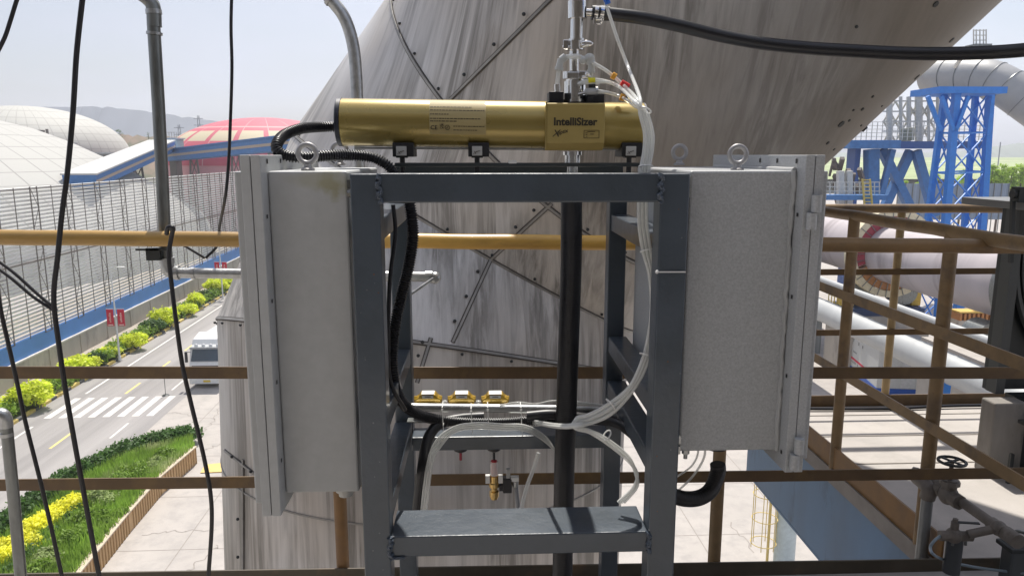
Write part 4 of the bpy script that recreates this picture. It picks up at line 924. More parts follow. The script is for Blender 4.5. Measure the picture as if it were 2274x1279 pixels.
# ------------------------------------------------------------------ decks
DZ = 15.13
FX = 2.13
dk = thing('deck', 'steel edged concrete deck under the equipment frame', 'platform', (0, 0, DZ)); 
MB().box(-6, 9.5, -5, 3.04, DZ-.12, DZ).build('slab', M_slab, dk); MB().box(-6, 9.5, 2.9, 3.02, DZ-.5, DZ-.125).build('edge_beam', M_brn, dk)
for x in (-5.5, 0, 1.6): MB().box(x-.15, x+.15, -4, -3.7, 0, DZ-.13).build('column', M_blue2, dk)
M_bconc = mat('blocker_concrete', (.32, .31, .30), .9, var=.15, scale=1)
bt = thing('sky_blocker_bay', 'unseen concrete bay added behind and above the viewer to cut sky light', 'building', (0, -4, 0))  # unseen bay, added to keep sky light off the camera-facing fronts
MB().box(-9, 12, -6.5, -.15, DZ+4.1, DZ+4.4).build('blocker_ceiling', M_bconc, bt)
MB().box(-9, 12, -6.5, -6.2, DZ-.1, DZ+4.09).build('blocker_wall', M_bconc, bt)
for x in (-6.4, 7.6): MB().box(x, x+.6, -.8, -.2, 0, DZ+4.09).build('column', M_bconc, bt)  # columns of the added unseen sky blocker bay
MB().box(-9, 12, -.75, -.25, DZ+3.6, DZ+4.09).build('edge_beam', M_bconc, bt)  # edge beam of the added unseen sky blocker bay
pf = thing('side_platform', 'sunlit concrete floor of the neighbouring platform with a blue steel fascia', 'platform', (5, 4, DZ))
MB().box(FX+.046, 9.5, 3.06, 5.5, DZ-.11, DZ).build('slab', M_slab, pf)
MB().box(FX+.0, FX+.04, 3.07, 5.55, DZ-.645, DZ-.09).build('fascia', M_fascia, pf)
MB().box(FX+.0, FX+.2, 3.07, 5.55, DZ-.665, DZ-.648).build('lower_flange', M_fascia, pf)
MB().box(FX-.03, FX+.045, 3.06, 5.5, DZ-.085, DZ+.006).build('edge_strip', mat('edge_grime', (.26, .24, .22), .85, var=.2, scale=6), pf)
MB().box(FX+.2, 9.5, 5.25, 5.4, DZ-.5, DZ-.12).build('rear_beam', M_fascia, pf)
for x in (6.5, 9.2): MB().box(x-.15, x+.15, 2, 2.3, 0, DZ-.12).build('column', M_blue2, pf)
jm = MB()
for y in (4.2, 4.65, 5.05): jm.box(FX+.05, 9.4, y-.006, y+.006, DZ+.001, DZ+.004)
jm.build('joint', M_joint, pf)
# cable tray lying on floor edge (dark seam by kickboard)
# ------------------------------------------------------------------ railings
def z_at(py, Y, px=1137): return P(px, py, Y).z
RY = 3.02
ft = thing('guard_railing', 'aged yellow and brown guard railing running across behind the equipment frame', 'railing', (0, RY, DZ))
pa, pb = P(-120, 526, RY), P(2420, 549, RY)
pts = [pa.lerp(pb, i/40)+Vector((0, 0, .001*math.sin(i*1.7))) for i in range(41)]
M_yel2 = mat('aged_yellow_dim', (.40, .24, .06), .42, var=.2, scale=12, col2=(.16, .09, .035), c2scale=6, c2lo=.5, c2hi=.75, stretch=(.4, 1, 1), coat=.1)
MB().tube(pts[:12], .031, 18).build('top_rail', M_yel2, ft, True); MB().tube(pts[11:27], .0309, 18).build('top_rail', M_yel, ft, True); MB().tube(pts[26:], .0308, 18).build('top_rail', mat('dull_rail_paint', (.24, .145, .06), .5, var=.2, scale=8, col2=(.14, .09, .05), c2scale=5), ft, True)  # middle piece painted brighter for stronger sun, left piece darker
for (l0, l1, nm) in (((-120, 827), (2420, 828), 'mid_rail'), ((-120, 1078), (2420, 1048), 'lower_rail')):
    a, b_ = P(*l0, RY), P(*l1, RY); MB().bar(a, b_, .008, .052).build(nm, M_brn, ft, bevel=.002)
a, b_ = P(-120, 1277, RY), P(2420, 1236, RY); a.z -= .062; b_.z -= .062
MB().bar(a, b_, .008, .13).build('toe_board', mat('dark_toe', (.075, .06, .04), .55, var=.25, scale=6, col2=(.14, .09, .05), c2scale=4), ft)
for px, mm in ((-100, M_brn), (757, M_toe), (1592, M_brn2)):
    b0 = P(px, 1235, RY); zt2 = P(px, 535, RY).z; MB().cyl((b0.x, RY+.035, DZ-.1), (b0.x, RY+.035, zt2), .028, seg=18).build('post', mm, ft, True)
SX = FX+.0
sr = thing('side_railing', 'brown side railing running away along the blue fascia', 'railing', (SX, 4, DZ)); za = z_at(545, RY)
def sl(py_near, nm, tube=None, h=.055, m=M_brn2):
    pass
zT, zM, zL = 17-.343, 17-.80, 17-1.257
ys0, ys1 = 2.5, 5.2
MB().tube([(SX, ys0+(ys1-ys0)*i/12, zT+.003*math.sin(i*2)) for i in range(13)], .031, 16).build('top_rail', M_brn2, sr, True)
for z, nm in ((zM, 'mid_rail'), (zL, 'lower_rail')): MB().bar((SX-.03, ys0, z), (SX-.03, ys1, z), .008, .055).build(nm, M_brn2, sr)
MB().box(SX-.02, SX-.01, 3.06, ys1+.2, DZ-.0, DZ+.145).build('toe_board', M_toe, sr)
for Y_ in (3.02+.12, 4.0, 5.15):
    pass
q1 = PX(2085, 800, SX); q2 = PX(1872, 800, SX)
for q in (q1, q2): MB().cyl((SX, q.y, DZ), (SX, q.y, zT), .031, seg=16).build('post', M_brn2, sr, True)
print('side posts', q1, q2)
BY = 5.25
br_ = thing('far_railing', 'brown railing with kickboard along the far edge of the side platform', 'railing', (4, BY, DZ))
for py, nm, hh in ((463, 'top_rail', .05), (604, 'mid_rail', .035), (738, 'lower_rail', .035)):
    z = P(1900, py, BY).z
    if nm == 'top_rail': MB().tube([(FX, BY, z), (6.5, BY, z-.01), (9.4, BY, z)], .033, 14).build(nm, M_brn2, br_, True)
    else: MB().bar((FX, BY, z), (9.4, BY, z), .008, hh+.01).build(nm, M_brn, br_)
z1, z0 = P(1900, 877, BY).z, P(1900, 903, BY).z; MB().box(FX, 9.4, BY-.005, BY+.005, z0, z1).build('kickboard', M_brn, br_)
q = P(1996, 600, BY)
for x in (q.x, q.x+1.5, q.x+3.2): MB().cyl((x, BY+.03, DZ), (x, BY+.03, P(1900, 463, BY).z), .028, seg=14).build('post', mat('worn_yellow_post', (.36, .26, .13), .5, var=.2, scale=8), br_, True)
cb = MB(); cb.tube(curve([(FX+.1, BY-.09, DZ+.02), (3.0, BY-.11, DZ+.015), (3.6, BY-.08, DZ+.02), (4.6, BY-.1, DZ+.02), (6, BY-.1, DZ+.02)], 6), .012, 8)
tag(cb.build('floor_cable', M_rub, smooth=True), 'thin dark cable lying along the far kickboard', 'cable')

# dark column at right with plinth
c0 = P(2216, 640, 4.25)
col = thing('dark_column', 'massive dark steel column on a concrete plinth at the right edge', 'column', (c0.x+.5, 4.5, DZ))
zc = P(2216, 462, 4.25).z
MB().box(c0.x, c0.x+1.6, 4.25, 4.29, DZ+.45, zc).build('plate', M_dark, col, bevel=.004)
MB().box(c0.x-.004, c0.x+.05, 4.16, 4.249, DZ+.45, zc).build('flange', mat('flange_grey', (.06, .065, .065), .5), col)
MB().box(c0.x+.8, c0.x+1.6, 4.295, 4.7, DZ+.45, zc-.1).build('rear_plate', M_dark, col)
MB().torus((c0.x+1.0, 4.22, 16.55-.12), .93, .02, 60, 6).build('round_rim', mat('flange_grey', (.06, .065, .065), .5), col, True)
MB().lathe((c0.x+1.0, 4.24, 16.43), [(.9, 0), (.9, -.03), (0, -.05)], 60, 'Y').build('round_cover', mat('cover_dark', (.035, .042, .042), .45), col, True)
MB().box(c0.x-.05, c0.x+1.6, 4.0, 4.6, zc+.001, zc+.045).build('cap_plate', mat('cap_plate_grey', (.16, .165, .165), .5), col, bevel=.003)
mb = MB(); x = P(2256, 440, 4.1).x; mb.box(x-.02, x+.02, 4.05, 4.12, zc+.046, zc+.13); mb.cyl((x-.04, 4.08, zc+.09), (x+.07, 4.08, zc+.09), .025); mb.bar((x, 4.08, zc-.3), (x-.03, 4.08, zc+.05), .02); mb.bar((x+.05, 4.08, zc-.2), (x+.05, 4.08, zc+.05), .03); mb.build('bracket', M_dark, col)
px0 = P(2196, 900, 4.05).x
MB().box(px0, px0+.20, 4.0, 4.12, DZ, DZ+.448).build('plinth', mat('plinth_concrete', (.27, .25, .225), .9, var=.25, scale=5, stretch=(1, 1, .3), col2=(.07, .07, .07), c2scale=6, c2lo=.5, c2hi=.7), col, bevel=.01)
MB().box(px0+.203, px0+1.8, 4.05, 4.2, DZ, DZ+.448).build('recess', M_dark, col)
MB().box(px0+.15, px0+1.6, 3.7, 4.05, DZ+.33, DZ+.35).build('shelf_plate', M_galvd, col); MB().box(px0+.24, px0+.30, 3.85, 3.95, DZ+.351, DZ+.41).build('shelf_bolt', M_dark, col)
MB().bar((px0+.1, 4.0, DZ+.02), (px0+1.6, 2.6, DZ+.02), .06, .03).build('floor_angle', M_dark, col)
MB().bar((px0+.06, 3.9, DZ+.0), (px0+.06, 3.9, DZ+.18), .02).build('stub', M_dark, col)

# ------------------------------------------------------------------ valve piping at bottom right
VZ = P(2065, 1078, 3.14).z
M_rpipe = mat('dusty_pipe', (.17, .15, .13), .6, metal=.3, var=.25, scale=14, col2=(.09, .075, .06), c2scale=9, bump=.2, bscale=60)
vp = thing('valve_pipework', 'dusty water pipe with gate valve and lever valve at bottom right', 'pipework', tuple(P(2050, 1240, 3.14)))
pt = P(2062, 1080, 3.14); r_ = .026
MB().cyl((pt.x, 3.14, 14.4), (pt.x, 3.14, VZ-.03), r_).build('riser_pipe', mat('grey_riser', (.23, .24, .24), .4, metal=.6, var=.15, scale=10), vp, True)
e1 = PZ(2085, 1078, VZ); e2 = PZ(2238, 1186, VZ); dr = (e2-e1).normalized()
MB().tube(curve([(pt.x, 3.14, VZ-.06), (pt.x, 3.14, VZ-.01), (pt.x+.01, 3.27, VZ+.0), e1+dr*.02], 6), .034, 16).build('elbow', M_rpipe, vp, True)
MB().cyl(e1, e2, .022).build('pipe', M_rpipe, vp, True)
vb = PZ(2106, 1098, VZ); mb = MB(); mb.sphere(vb, .042, (1, 1, 1.1)); mb.cyl(vb-dr*.07, vb-dr*.03, .034, seg=8); mb.cyl(vb+dr*.03, vb+dr*.08, .034, seg=8); mb.cyl(vb, vb+Vector((0, 0, .075)), .032, seg=16); mb.cyl(vb+Vector((0, 0, .05)), vb+Vector((0, 0, .07)), .043, seg=8); mb.build('gate_valve', M_rpipe, vp, True)
MB().cyl(vb+Vector((0, 0, .07)), vb+Vector((0, 0, .165)), .009).build('stem', M_rpipe, vp, True)
mb = MB(); mb.torus(vb+Vector((0, 0, .16)), .055, .007, 26, 8, (0, 0, 1))
for k in range(4): a = k*math.pi/2+.4; mb.bar(vb+Vector((0, 0, .16)), vb+Vector((.055*math.cos(a), .055*math.sin(a), .16)), .008)
mb.build('handwheel', M_dark, vp, True)
tj = PZ(2217, 1172, VZ); mb = MB(); mb.sphere(tj, .032); mb.cyl(tj-dr*.04, tj+dr*.04, .029, seg=12); mb.build('tee', M_rpipe, vp, True)
tb = P(2150, 1186, tj.y+.03); MB().cyl(tj, tb, .018).build('branch_pipe', M_rpipe, vp, True)
lv = P(2118, 1188, tj.y+.05); mb = MB(); mb.cyl(lv+Vector((-.06, 0, 0)), lv+Vector((.07, -.01, 0)), .022, seg=8); mb.sphere(lv, .033); mb.cyl(lv, lv+Vector((0, 0, .06)), .016); mb.cyl(lv+Vector((0, 0, .05)), lv+Vector((0, 0, .075)), .011, seg=6); mb.build('lever_valve', M_rpipe, vp, True)
MB().bar(lv+Vector((0, 0, .06)), lv+Vector((.09, -.02, .062)), .014, .005).build('lever', M_dark, vp)
lc = lv+Vector((.02, .02, -.02)); MB().cyl(lc+Vector((0, 0, -.16)), lc, .034, seg=20).build('strainer_cup', mat('cup_dark', (.05, .055, .06), .3), vp, True)
mb = MB()
for s_ in (-.028, .028): mb.cyl(lc+Vector((s_, -.03, -.02)), lc+Vector((s_, -.03, .0)), .006, seg=6)
mb.build_parts('bolt', M_galvd, vp)
mb = MB(); mb.cyl(e2-dr*.01, e2+dr*.06, .03); mb.build('end_coupling', M_rpipe, vp, True)
hy = lv.y-.02
hs = MB().tube(curve([lv+Vector((-.055, 0, 0)), P(2075, 1200, hy), P(2066, 1215, hy), P(2075, 1232, hy-.05), P(2110, 1247, 2.9), P(2180, 1261, 2.85), P(2274, 1272, 2.8), P(2340, 1278, 2.75)], 8), .006, 10)
tag(hs.build('thin_hose', mat('grey_blue_hose', (.22, .28, .33), .35), smooth=True), 'thin grey-blue hose looping from the lever valve to the right edge', 'hose')
bx = P(2245, 1215, 2.8); t = thing('pump_box', 'dark housing with a curled galvanised handle in the bottom right corner', 'machine', (bx.x+.1, 2.8, bx.z-.3))
MB().box(bx.x-.01, bx.x+.35, 2.78, 2.88, bx.z-.02, bx.z+.0).build('lid', M_dark, t, bevel=.004); MB().box(bx.x+.01, bx.x+.33, 2.8, 2.87, bx.z-.3, bx.z-.021).build('housing', mat('housing_grey', (.09, .10, .105), .35, metal=.4), t, bevel=.008); MB().torus((bx.x+.07, 2.85, bx.z+.0), .045, .008, 24, 8, (.3, 1, 0)).build('handle', M_galvd, t, True)

# ------------------------------------------------------------------ equipment frame
FY0, FY1, BY0, BY1 = 1.90, 1.975, 2.65, 2.72
XL0, XL1, XR0, XR1 = -.330, -.256, .462, .538
ZTp = 17-.047
fr = thing('equipment_frame', 'glossy blue-grey welded steel frame standing on the deck and carrying the gold instrument', 'frame', ((XL0+XR1)/2, 2.3, DZ))
bv = .004
for x0, x1 in ((XL0, XL1), (XR0, XR1)): MB().box(x0, x1, FY0, FY1, DZ, ZTp).build('post', M_frame, fr, bevel=bv)
for x0, x1 in ((XL0+.005, XL1-.003), (XR0+.0, XR1-.012)): MB().box(x0, x1, BY0, BY1, DZ, ZTp-.02).build('post', M_frame, fr, bevel=bv)
MB().box(XL1+.0005, XR0-.0005, FY0+.002, FY1-.002, ZTp-.073, ZTp+.001).build('top_beam', M_frame, fr, bevel=bv)
zl = P(1137, 1187, FY0).z; MB().box(XL1+.0005, XR0-.0005, FY0+.003, FY0+.16, zl-.062, zl).build('lower_beam', M_frame, fr, bevel=bv)
zb2 = P(1137, 968, BY0-.1).z; MB().box(XL1-.0, XR0+.0, BY0-.1, BY0-.001, zb2-.052, zb2).build('rear_lower_beam', M_frame, fr, bevel=bv)
zr = P(1137, 363, BY0).z; MB().box(XL0+.03, XR1-.03, BY0+.0, BY1, ZTp-.018, zr).build('rear_top_beam', mat('rear_beam_dark', (.028, .036, .04), .35, coat=.3), fr, bevel=.003)
for x0, x1, zs in ((XL0+.003, XL1-.006, (.165, .70, .98)), (XR0+.006, XR1-.003, (.21, .66, .83))):
    for z in zs: MB().box(x0, x1, FY1+.001, BY0-.001, 17-z-.06, 17-z).build('side_beam', M_frame, fr, bevel=bv)
for k in range(26):
    x = random.choice((random.uniform(XL0+.004, XL1-.004), random.uniform(XR0+.004, XR1-.004))); z = random.uniform(DZ+.3, ZTp-.02); r2 = random.uniform(.0010, .0026)
    MB().tube([(x, FY0-.0004, z), (x+.0001, FY0+.0005, z)], r2, 7).build('paint_chip', M_chip if k % 3 == 0 else mat('chip_primer', (.16, .18, .20), .6), fr)
def weld(x, z0, z1, side):
    m_ = MB(); pts = []; n_ = 14
    for k in range(n_+1): pts.append((x+random.uniform(-.003, .003)+.003*math.sin(k*1.3), FY0-.001, z0+(z1-z0)*k/n_))
    m_.tube(pts, [random.uniform(.0045, .0095) for _ in pts], 8); m_.build('weld_bead', M_weld, fr, True)
weld(XL1-.001, ZTp-.075, ZTp, 1); weld(XR0+.001, ZTp-.075, ZTp, 1); weld(XL1-.001, zl-.064, zl, 1); weld(XR0+.001, zl-.064, zl, 1)
mb = MB(); mb.tube([(XL1+.004+i*.004, FY0-.001, zl-.062) for i in range(10)], .0045, 8); mb.build('weld_bead', M_weld, fr, True)
# back-face panels of the enclosures show inside the frame

# ------------------------------------------------------------------ enclosures
def eyebolt(px, py_base, Y, rpx, parent):
    q = P(px, py_base, Y); R_ = rpx*Y/1644; m_ = MB(); m_.torus(q+Vector((0, 0, R_+.012)), R_-.0065, .0068, 36, 12, (0, 1, 0))
    m_.lathe(q, [(0, .016), (.009, .016), (.011, .008), (.018, .004), (.018, -.002), (0, -.002)], 20); m_.build('lifting_eye', mat('cast_eye', (.36, .35, .35), .42, metal=.3, bump=.2, bscale=150), parent, True)
def enclosure(side, label, M_):
    # side -1 left, +1 right ; xi inner, xo outer
    if side < 0: xi, xo, zt2, zb3, f0, f1, y1 = -.345, -.548, ZTp+.006, 17-.925, 17+.0, 17-.965, 2.52
    else: xi, xo, zt2, zb3, f0, f1, y1 = .552, .835, ZTp+.006, 17-.822, 17+.0, 17-.865, 2.62
    y0 = 1.95
    t = thing('control_cabinet', label, 'cabinet', ((xi+xo)/2, (y0+y1)/2, zb3), 'control cabinets either side of the frame')
    MB().box(min(xi, xo), max(xi, xo), y0, y1, zb3, zt2).build('body', M_, t, bevel=.006)
    s = side
    fx0 = xo+s*.0005; w_ = .024
    def rim(xa, xb, nm, m_):   # open rectangular rim built of four bars
        b = MB(); x0, x1 = min(xa, xb), max(xa, xb); ya, yb = y0-.055, y1+.05
        b.box(x0, x1, ya, yb, f1, f0).build(nm, m_, t, bevel=.002)
    ya, yb = y0-.05, y1+.05
    rim(fx0, fx0+s*w_, 'mounting_rim', M_); rim(fx0+s*(w_+.002), fx0+s*(2*w_+.002), 'door_rim', M_)
    MB().box(min(fx0+s*(w_), fx0+s*(w_+.002)), max(fx0+s*(w_), fx0+s*(w_+.002)), ya+.004, yb-.004, f1+.004, f0-.004).build('gasket', M_blk, t)
    dx0, dx1 = fx0+s*(2*w_+.0025), fx0+s*(2*w_+.030)
    MB().box(min(dx0, dx1), max(dx0, dx1), y0-.02, y1+.02, zb3-.02, zt2-.0).build('door', M_, t, bevel=.005)
    # slots along the rim
    sb = MB(); xs = fx0-s*.002
    for k in range(5): yy = ya+.05+k*.13; sb.box(min(xs, xs-s*.001), max(xs, xs-s*.001), yy-.004, yy+.004, f0-.022, f0-.010)
    for k in range(4): zz = f0-.15-k*.22; sb.box(min(xs, xs-s*.001), max(xs, xs-s*.001), ya+.018, ya+.026, zz-.01, zz)
    sb.build_parts('slot', M_blk, t)
    # sealant bead between body and rim
    bead = MB(); xb = xo-s*.006
    for rr_, pts in ((.007, [(xb, y0-.002, zb3+(zt2-zb3)*k/40) for k in range(41)]), (.006, [(xb, y0+(y1-y0)*k/12, zt2+.002) for k in range(13)])):
        bead.tube([(p[0]+random.uniform(-.003, .003), p[1], p[2]) for p in pts], [rr_*random.uniform(.7, 1.2) for _ in pts], 8)
    if side > 0: bead.build('sealant', mat('sealant_pale', (.40, .405, .40), .5), t, True)
    return t, (xi, xo, y0, y1, zb3, zt2, fx0, w_)
tl_, dl = enclosure(-1, 'pale grey cabinet on the left of the frame with yellowish stain at its top', M_cabL)
eyebolt(684, 378, 2.02, 25, tl_); eyebolt(755, 366, 2.45, 21, tl_)
MB().tube(curve([(dl[1]-.075, 2.05, 17-.40), (dl[1]-.093, 2.05, 17-.405), (dl[1]-.097, 2.05, 17-.45), (dl[1]-.097, 2.05, 17-.52), (dl[1]-.093, 2.05, 17-.56), (dl[1]-.075, 2.05, 17-.565)], 5), .008, 10).build('handle', M_galvd, tl_, True)
gq = P(771, 1093, 2.05); MB().lathe((gq.x, 2.03, dl[4]), [(0, 0), (.028, 0), (.028, -.032), (.02, -.034), (.02, -.046), (0, -.046)], 24).build('cable_gland', mat('gland_white', (.5, .5, .48), .4), tl_, True)
mb = MB(); q = P(553, 500, 1.9); mb.box(q.x-.006, q.x+.006, 1.9285, 1.9295, q.z-.012, q.z+.012); mb.build('rating_mark', M_blk, tl_)
mb = MB(); mb.box(XL0-.013, XL0-.001, 1.935, 1.948, 17-.086, 17-.062); mb.cyl((XL0-.012, 1.93, 17-.098), (XL0-.001, 1.93, 17-.098), .01, seg=6); mb.build('fixing_bolt', M_galvd, tl_)
tr_, dr_ = enclosure(1, 'hammered grey cabinet on the right of the frame with two barrel hinges', M_cab)
eyebolt(1637, 378, 2.05, 24, tr_); eyebolt(1508, 366, 2.52, 19, tr_)
for pz in (17-.10, 17-.76):
    mb = MB(); x = dr_[6]+dr_[7]; y = 1.95-.06
    mb.cyl((x+.006, y-.006, pz-.045), (x+.006, y-.006, pz-.002), .013, seg=18); mb.cyl((x-.004, y-.006, pz-.09), (x-.004, y-.006, pz-.047), .013, seg=18); mb.build('hinge', M_cab, tr_, True)
mb = MB()
for z in (17-.066, 17-.098, 17-.78, 17-.81): mb.box(XR1+.001, XR1+.013, 1.93, 1.949, z-.011, z+.011)
mb.build_parts('fixing_bolt', M_galv, tr_)
q = P(1523, 1000, 1.97); mb = MB(); mb.cyl((q.x+.004, 1.985, dr_[4]), (q.x+.004, 1.985, dr_[4]-.02), .011, seg=6); mb.cyl((q.x+.004, 1.985, dr_[4]-.02), (q.x+.004, 1.985, dr_[4]-.035), .006, seg=8); mb.build('drain_bolt', M_galv, tr_)
q = P(1594, 1000, 2.1); MB().lathe((q.x, 2.12, dr_[4]), [(0, 0), (.040, 0), (.040, -.035), (.034, -.04), (.034, -.06), (0, -.06)], 24).build('hose_gland', M_blk, tr_, True)

# ------------------------------------------------------------------ gold instrument
TY = 2.36; TR = 50.2/1644*TY*1.0
cL, cR = P(762, 272, TY), P(1424, 281, TY); ta = (cR-cL).normalized()
ins = thing('particle_sizer', 'long gold tube instrument with a square sensor block lying across the frame top', 'instrument', tuple((cL+cR)/2-Vector((0, 0, TR))))
MB().cyl(cL, cR, TR, seg=96).build('tube_body', M_gold, ins, True)
MB().tube([cL-ta*.016, cL-ta*.013, cL-ta*.001], [TR*.96, TR*1.015, TR*1.015], 64).build('end_cap', M_navy, ins, True)
MB().tube([cR+ta*.0005, cR+ta*.006, cR+ta*.009], [TR*1.0, TR*1.0, TR*.95], 64).build('end_cap', M_navy, ins, True)
# label: curved sheet
lx0, lx1 = P(957, 280, TY).x, P(1079, 280, TY).x
def tube_pt(x, ang, r=None): # ang above horizontal on camera side
    c = cL+ta*((x-cL.x)/ta.x); r = r or TR; return Vector((x, c.y-r*math.cos(ang), c.z+r*math.sin(ang)))
lm = MB(); n_ = 24
for i in range(n_+1):
    a = math.radians(-28+98*i/n_)
    lm.v += [tube_pt(lx0, a, TR+.0006), tube_pt(lx1, a, TR+.0006)]
for i in range(n_): lm.f.append((2*i, 2*i+1, 2*i+3, 2*i+2))
M_lab = mat('label_gold', (.44, .345, .15), .6, var=.03)
lab = lm.build('label', M_lab, ins, True)
M_ink = mat('print_ink', (.035, .028, .015), .6)
tx = MB()
def ink(xa, xb, ang, h):
    q = [tube_pt(xa, ang-h/2, TR+.0012), tube_pt(xb, ang-h/2, TR+.0012), tube_pt(xb, ang+h/2, TR+.0012), tube_pt(xa, ang+h/2, TR+.0012)]; tx.add(q, [(0, 1, 2, 3)])
for ang, ln in ((40, .75), (30.5, .98), (20, .34), (9.5, .9), (3.5, .5), (-8, .0), (-17, .0)):
    x = lx0+.002; e = lx0+(lx1-lx0)*ln
    while x < e-.003: wd = random.uniform(.004, .011); ink(x, min(x+wd, e), math.radians(ang), .035); x += wd+.0018
for ang, x0_, ln in ((-8, .42, .96), (-17, .42, .80)):
    x = lx0+(lx1-lx0)*x0_
    while x < lx0+(lx1-lx0)*ln: wd = random.uniform(.003, .009); ink(x, x+wd, math.radians(ang), .03); x += wd+.0016
tx.build('fine_print', M_ink, lab)
def text(s, size, loc, parent, m, name='lettering', bold=0., rx=math.pi/2, sh=0., ext=.0006, align='LEFT', rz=0., ry=0.):
    cu = bpy.data.curves.new('t', 'FONT'); cu.body = s; cu.size = size; cu.extrude = ext; cu.offset = bold; cu.shear = sh; cu.align_x = align; cu.resolution_u = 4
    to = bpy.data.objects.new('t', cu); scene.collection.objects.link(to); dg = bpy.context.evaluated_depsgraph_get(); dg.update()
    me = bpy.data.meshes.new_from_object(to.evaluated_get(dg)); bpy.data.objects.remove(to); me.name = name
    me.transform(Matrix.Translation(Vector(loc)-Vector(parent['_o'])) @ Matrix.Rotation(rz, 4, 'Z') @ Matrix.Rotation(ry, 4, 'Y') @ Matrix.Rotation(rx, 4, 'X'))
    me.materials.clear(); me.materials.append(m); o = bpy.data.objects.new(name, me); scene.collection.objects.link(o); o.parent = parent; o['_o'] = parent['_o']; return o
yl = TY-TR-.0012; q = P(958, 284.5, yl)
text('CE', .0175, tube_pt(lx0+.003, math.radians(-15), TR+.0012)+Vector((0, -.001, -.0015)), lab, M_ink, bold=.0002)
text('UK\nCA', .0085, tube_pt(lx0+.0315, math.radians(-7), TR+.0016)+Vector((0, -.0025, -.0005)), lab, M_ink, bold=.0002)
mb = MB(); c = tube_pt(lx0+.054, math.radians(-11), TR+.002); 
for k in range(6):
    a, b_ = math.pi*2*k/6, math.pi*2*(k+1)/6; mb.bar(c+Vector((.0075*math.cos(a), 0, .0075*math.sin(a))), c+Vector((.0075*math.cos(b_), 0, .0075*math.sin(b_))), .0013)
mb.bar(c+Vector((-.003, 0, -.003)), c+Vector((.003, 0, .004)), .0012); mb.build('hexagon_mark', M_ink, lab)
# sensor block
BYf = TY-TR-.012; 
bx0, bx1 = P(1214, 280, BYf).x, P(1343, 280, BYf).x; bzt, bzb = P(1278, 229, BYf).z, P(1278, 334, BYf).z
yb0, yb1 = BYf, TY+TR+.012; ch = .018; zc1 = bzb+.022
sec = [(yb0+.003, bzt), (yb1, bzt), (yb1, bzb), (yb0+.026, bzb), (yb0, zc1), (yb0, bzt-.004)]
blk = MB().prism([(bx0, y, z) for y, z in sec], (bx1-bx0, 0, 0)).build('sensor_block', M_goldf, ins, bevel=.0025)
MB().prism([(bx0-.003, y, z) for y, z in [(yb0-.001, bzt+.001), (yb0+.02, bzt+.001), (yb0+.02, bzb), (yb0+.005, bzb), (yb0-.001, zc1)]], (.0028, 0, 0)).build('edge_trim', M_goldf, ins)
MB().box(bx0+.0, bx1, yb0+.01, yb1-.01, bzt+.001, bzt+.004).build('top_plate', M_blk, ins)
for xa, xb in ((P(1218, 215, BYf+.05).x, P(1250, 215, BYf+.05).x), (P(1302, 215, BYf+.05).x, P(1340, 215, BYf+.05).x)): MB().box(xa, xb, BYf+.03, BYf+.10, bzt+.0045, P(1230, 205 if xa < .25 else 210, BYf+.05).z).build('terminal_block', M_blk, ins, bevel=.002)
text('IntelliSizer', .0315, P(1229, 278.5, BYf)+Vector((0, -.0004, 0)), blk, M_ink, bold=.0011)
text('X', .030, P(1226, 304, BYf)+Vector((0, -.0004, 0)), blk, M_ink, sh=.3)
text('optix', .0155, P(1238, 300, BYf)+Vector((0, -.0004, 0)), blk, M_ink, bold=.0002, sh=.3, ry=-.25)
a, b_ = P(1297, 290, BYf), P(1330, 307, BYf); mb = MB()
for (x0, z0, x1, z1) in ((a.x, a.z, b_.x, a.z), (a.x, b_.z, b_.x, b_.z), (a.x, a.z, a.x, b_.z), (b_.x, a.z, b_.x, b_.z)): mb.bar((x0, BYf-.0006, z0), (x1, BYf-.0006, z1), .0014, .001)
for k in range(3): mb.box(a.x+.004+k*.0012, a.x+.011-k*.0005, BYf-.001, BYf-.0001, a.z-.009-k*.005, a.z-.0075-k*.005)
mb.box(a.x+.018, a.x+.030, BYf-.001, BYf-.0001, (a.z+b_.z)/2-.001, (a.z+b_.z)/2+.001); mb.box(a.x+.01, a.x+.034, BYf-.001, BYf-.0001, a.z-.0045, a.z-.003); mb.build('rating_plate', M_ink, blk)
# clamp feet
def clamp(px, withmark=True):
    q = P(px, 340, TY-.02); x = q.x; zt3 = P(px, 318, TY).z
    f = MB().box(x-.032, x+.032, TY-.06, TY+.06, q.z-.012, zt3).build('clamp', M_blk, ins, bevel=.002)
    gx = x-.005
    pl = MB().box(gx-.015, gx+.016, TY-.068, TY-.061, P(px, 346, TY-.06).z, P(px, 325, TY-.06).z).build('clamp_plate', M_grplastic, ins, bevel=.001)
    text('X', .014, (gx-.012, TY-.0685, P(px, 343, TY-.06).z), pl, M_ink, sh=.3); text('optix', .006, (gx-.003, TY-.0685, P(px, 339, TY-.06).z), pl, M_ink, sh=.3, ry=-.3)
    MB().box(gx-.017, gx+.018, TY-.06, TY-.03, P(px, 351, TY-.06).z, P(px, 346.3, TY-.06).z).build('clamp_seat', M_blk, ins); MB().cyl((gx, TY-.04, 16.90), (gx, TY-.04, P(px, 351, TY-.06).z), .008).build('clamp_bolt', M_blk, ins, True)
clamp(898); clamp(1063); clamp(1398)
a, b_ = P(790, 329, TY+.02), P(1430, 333, TY+.02); MB().bar(a, b_, .05, .006).build('base_rail', M_galv, ins)
a, b_ = P(880, 366, TY+.0), P(1425, 366, TY+.0)
MB().bar(a, b_, .10, .012).build('support_bar', mat('rear_beam_dark', (.028, .036, .04), .35), ins, bevel=.002)
q = P(1138, 361, TY-.04); MB().box(q.x-.013, q.x+.013, q.y-.01, q.y+.01, q.z-.005, q.z+.006).build('clip', M_white, ins, bevel=.002)
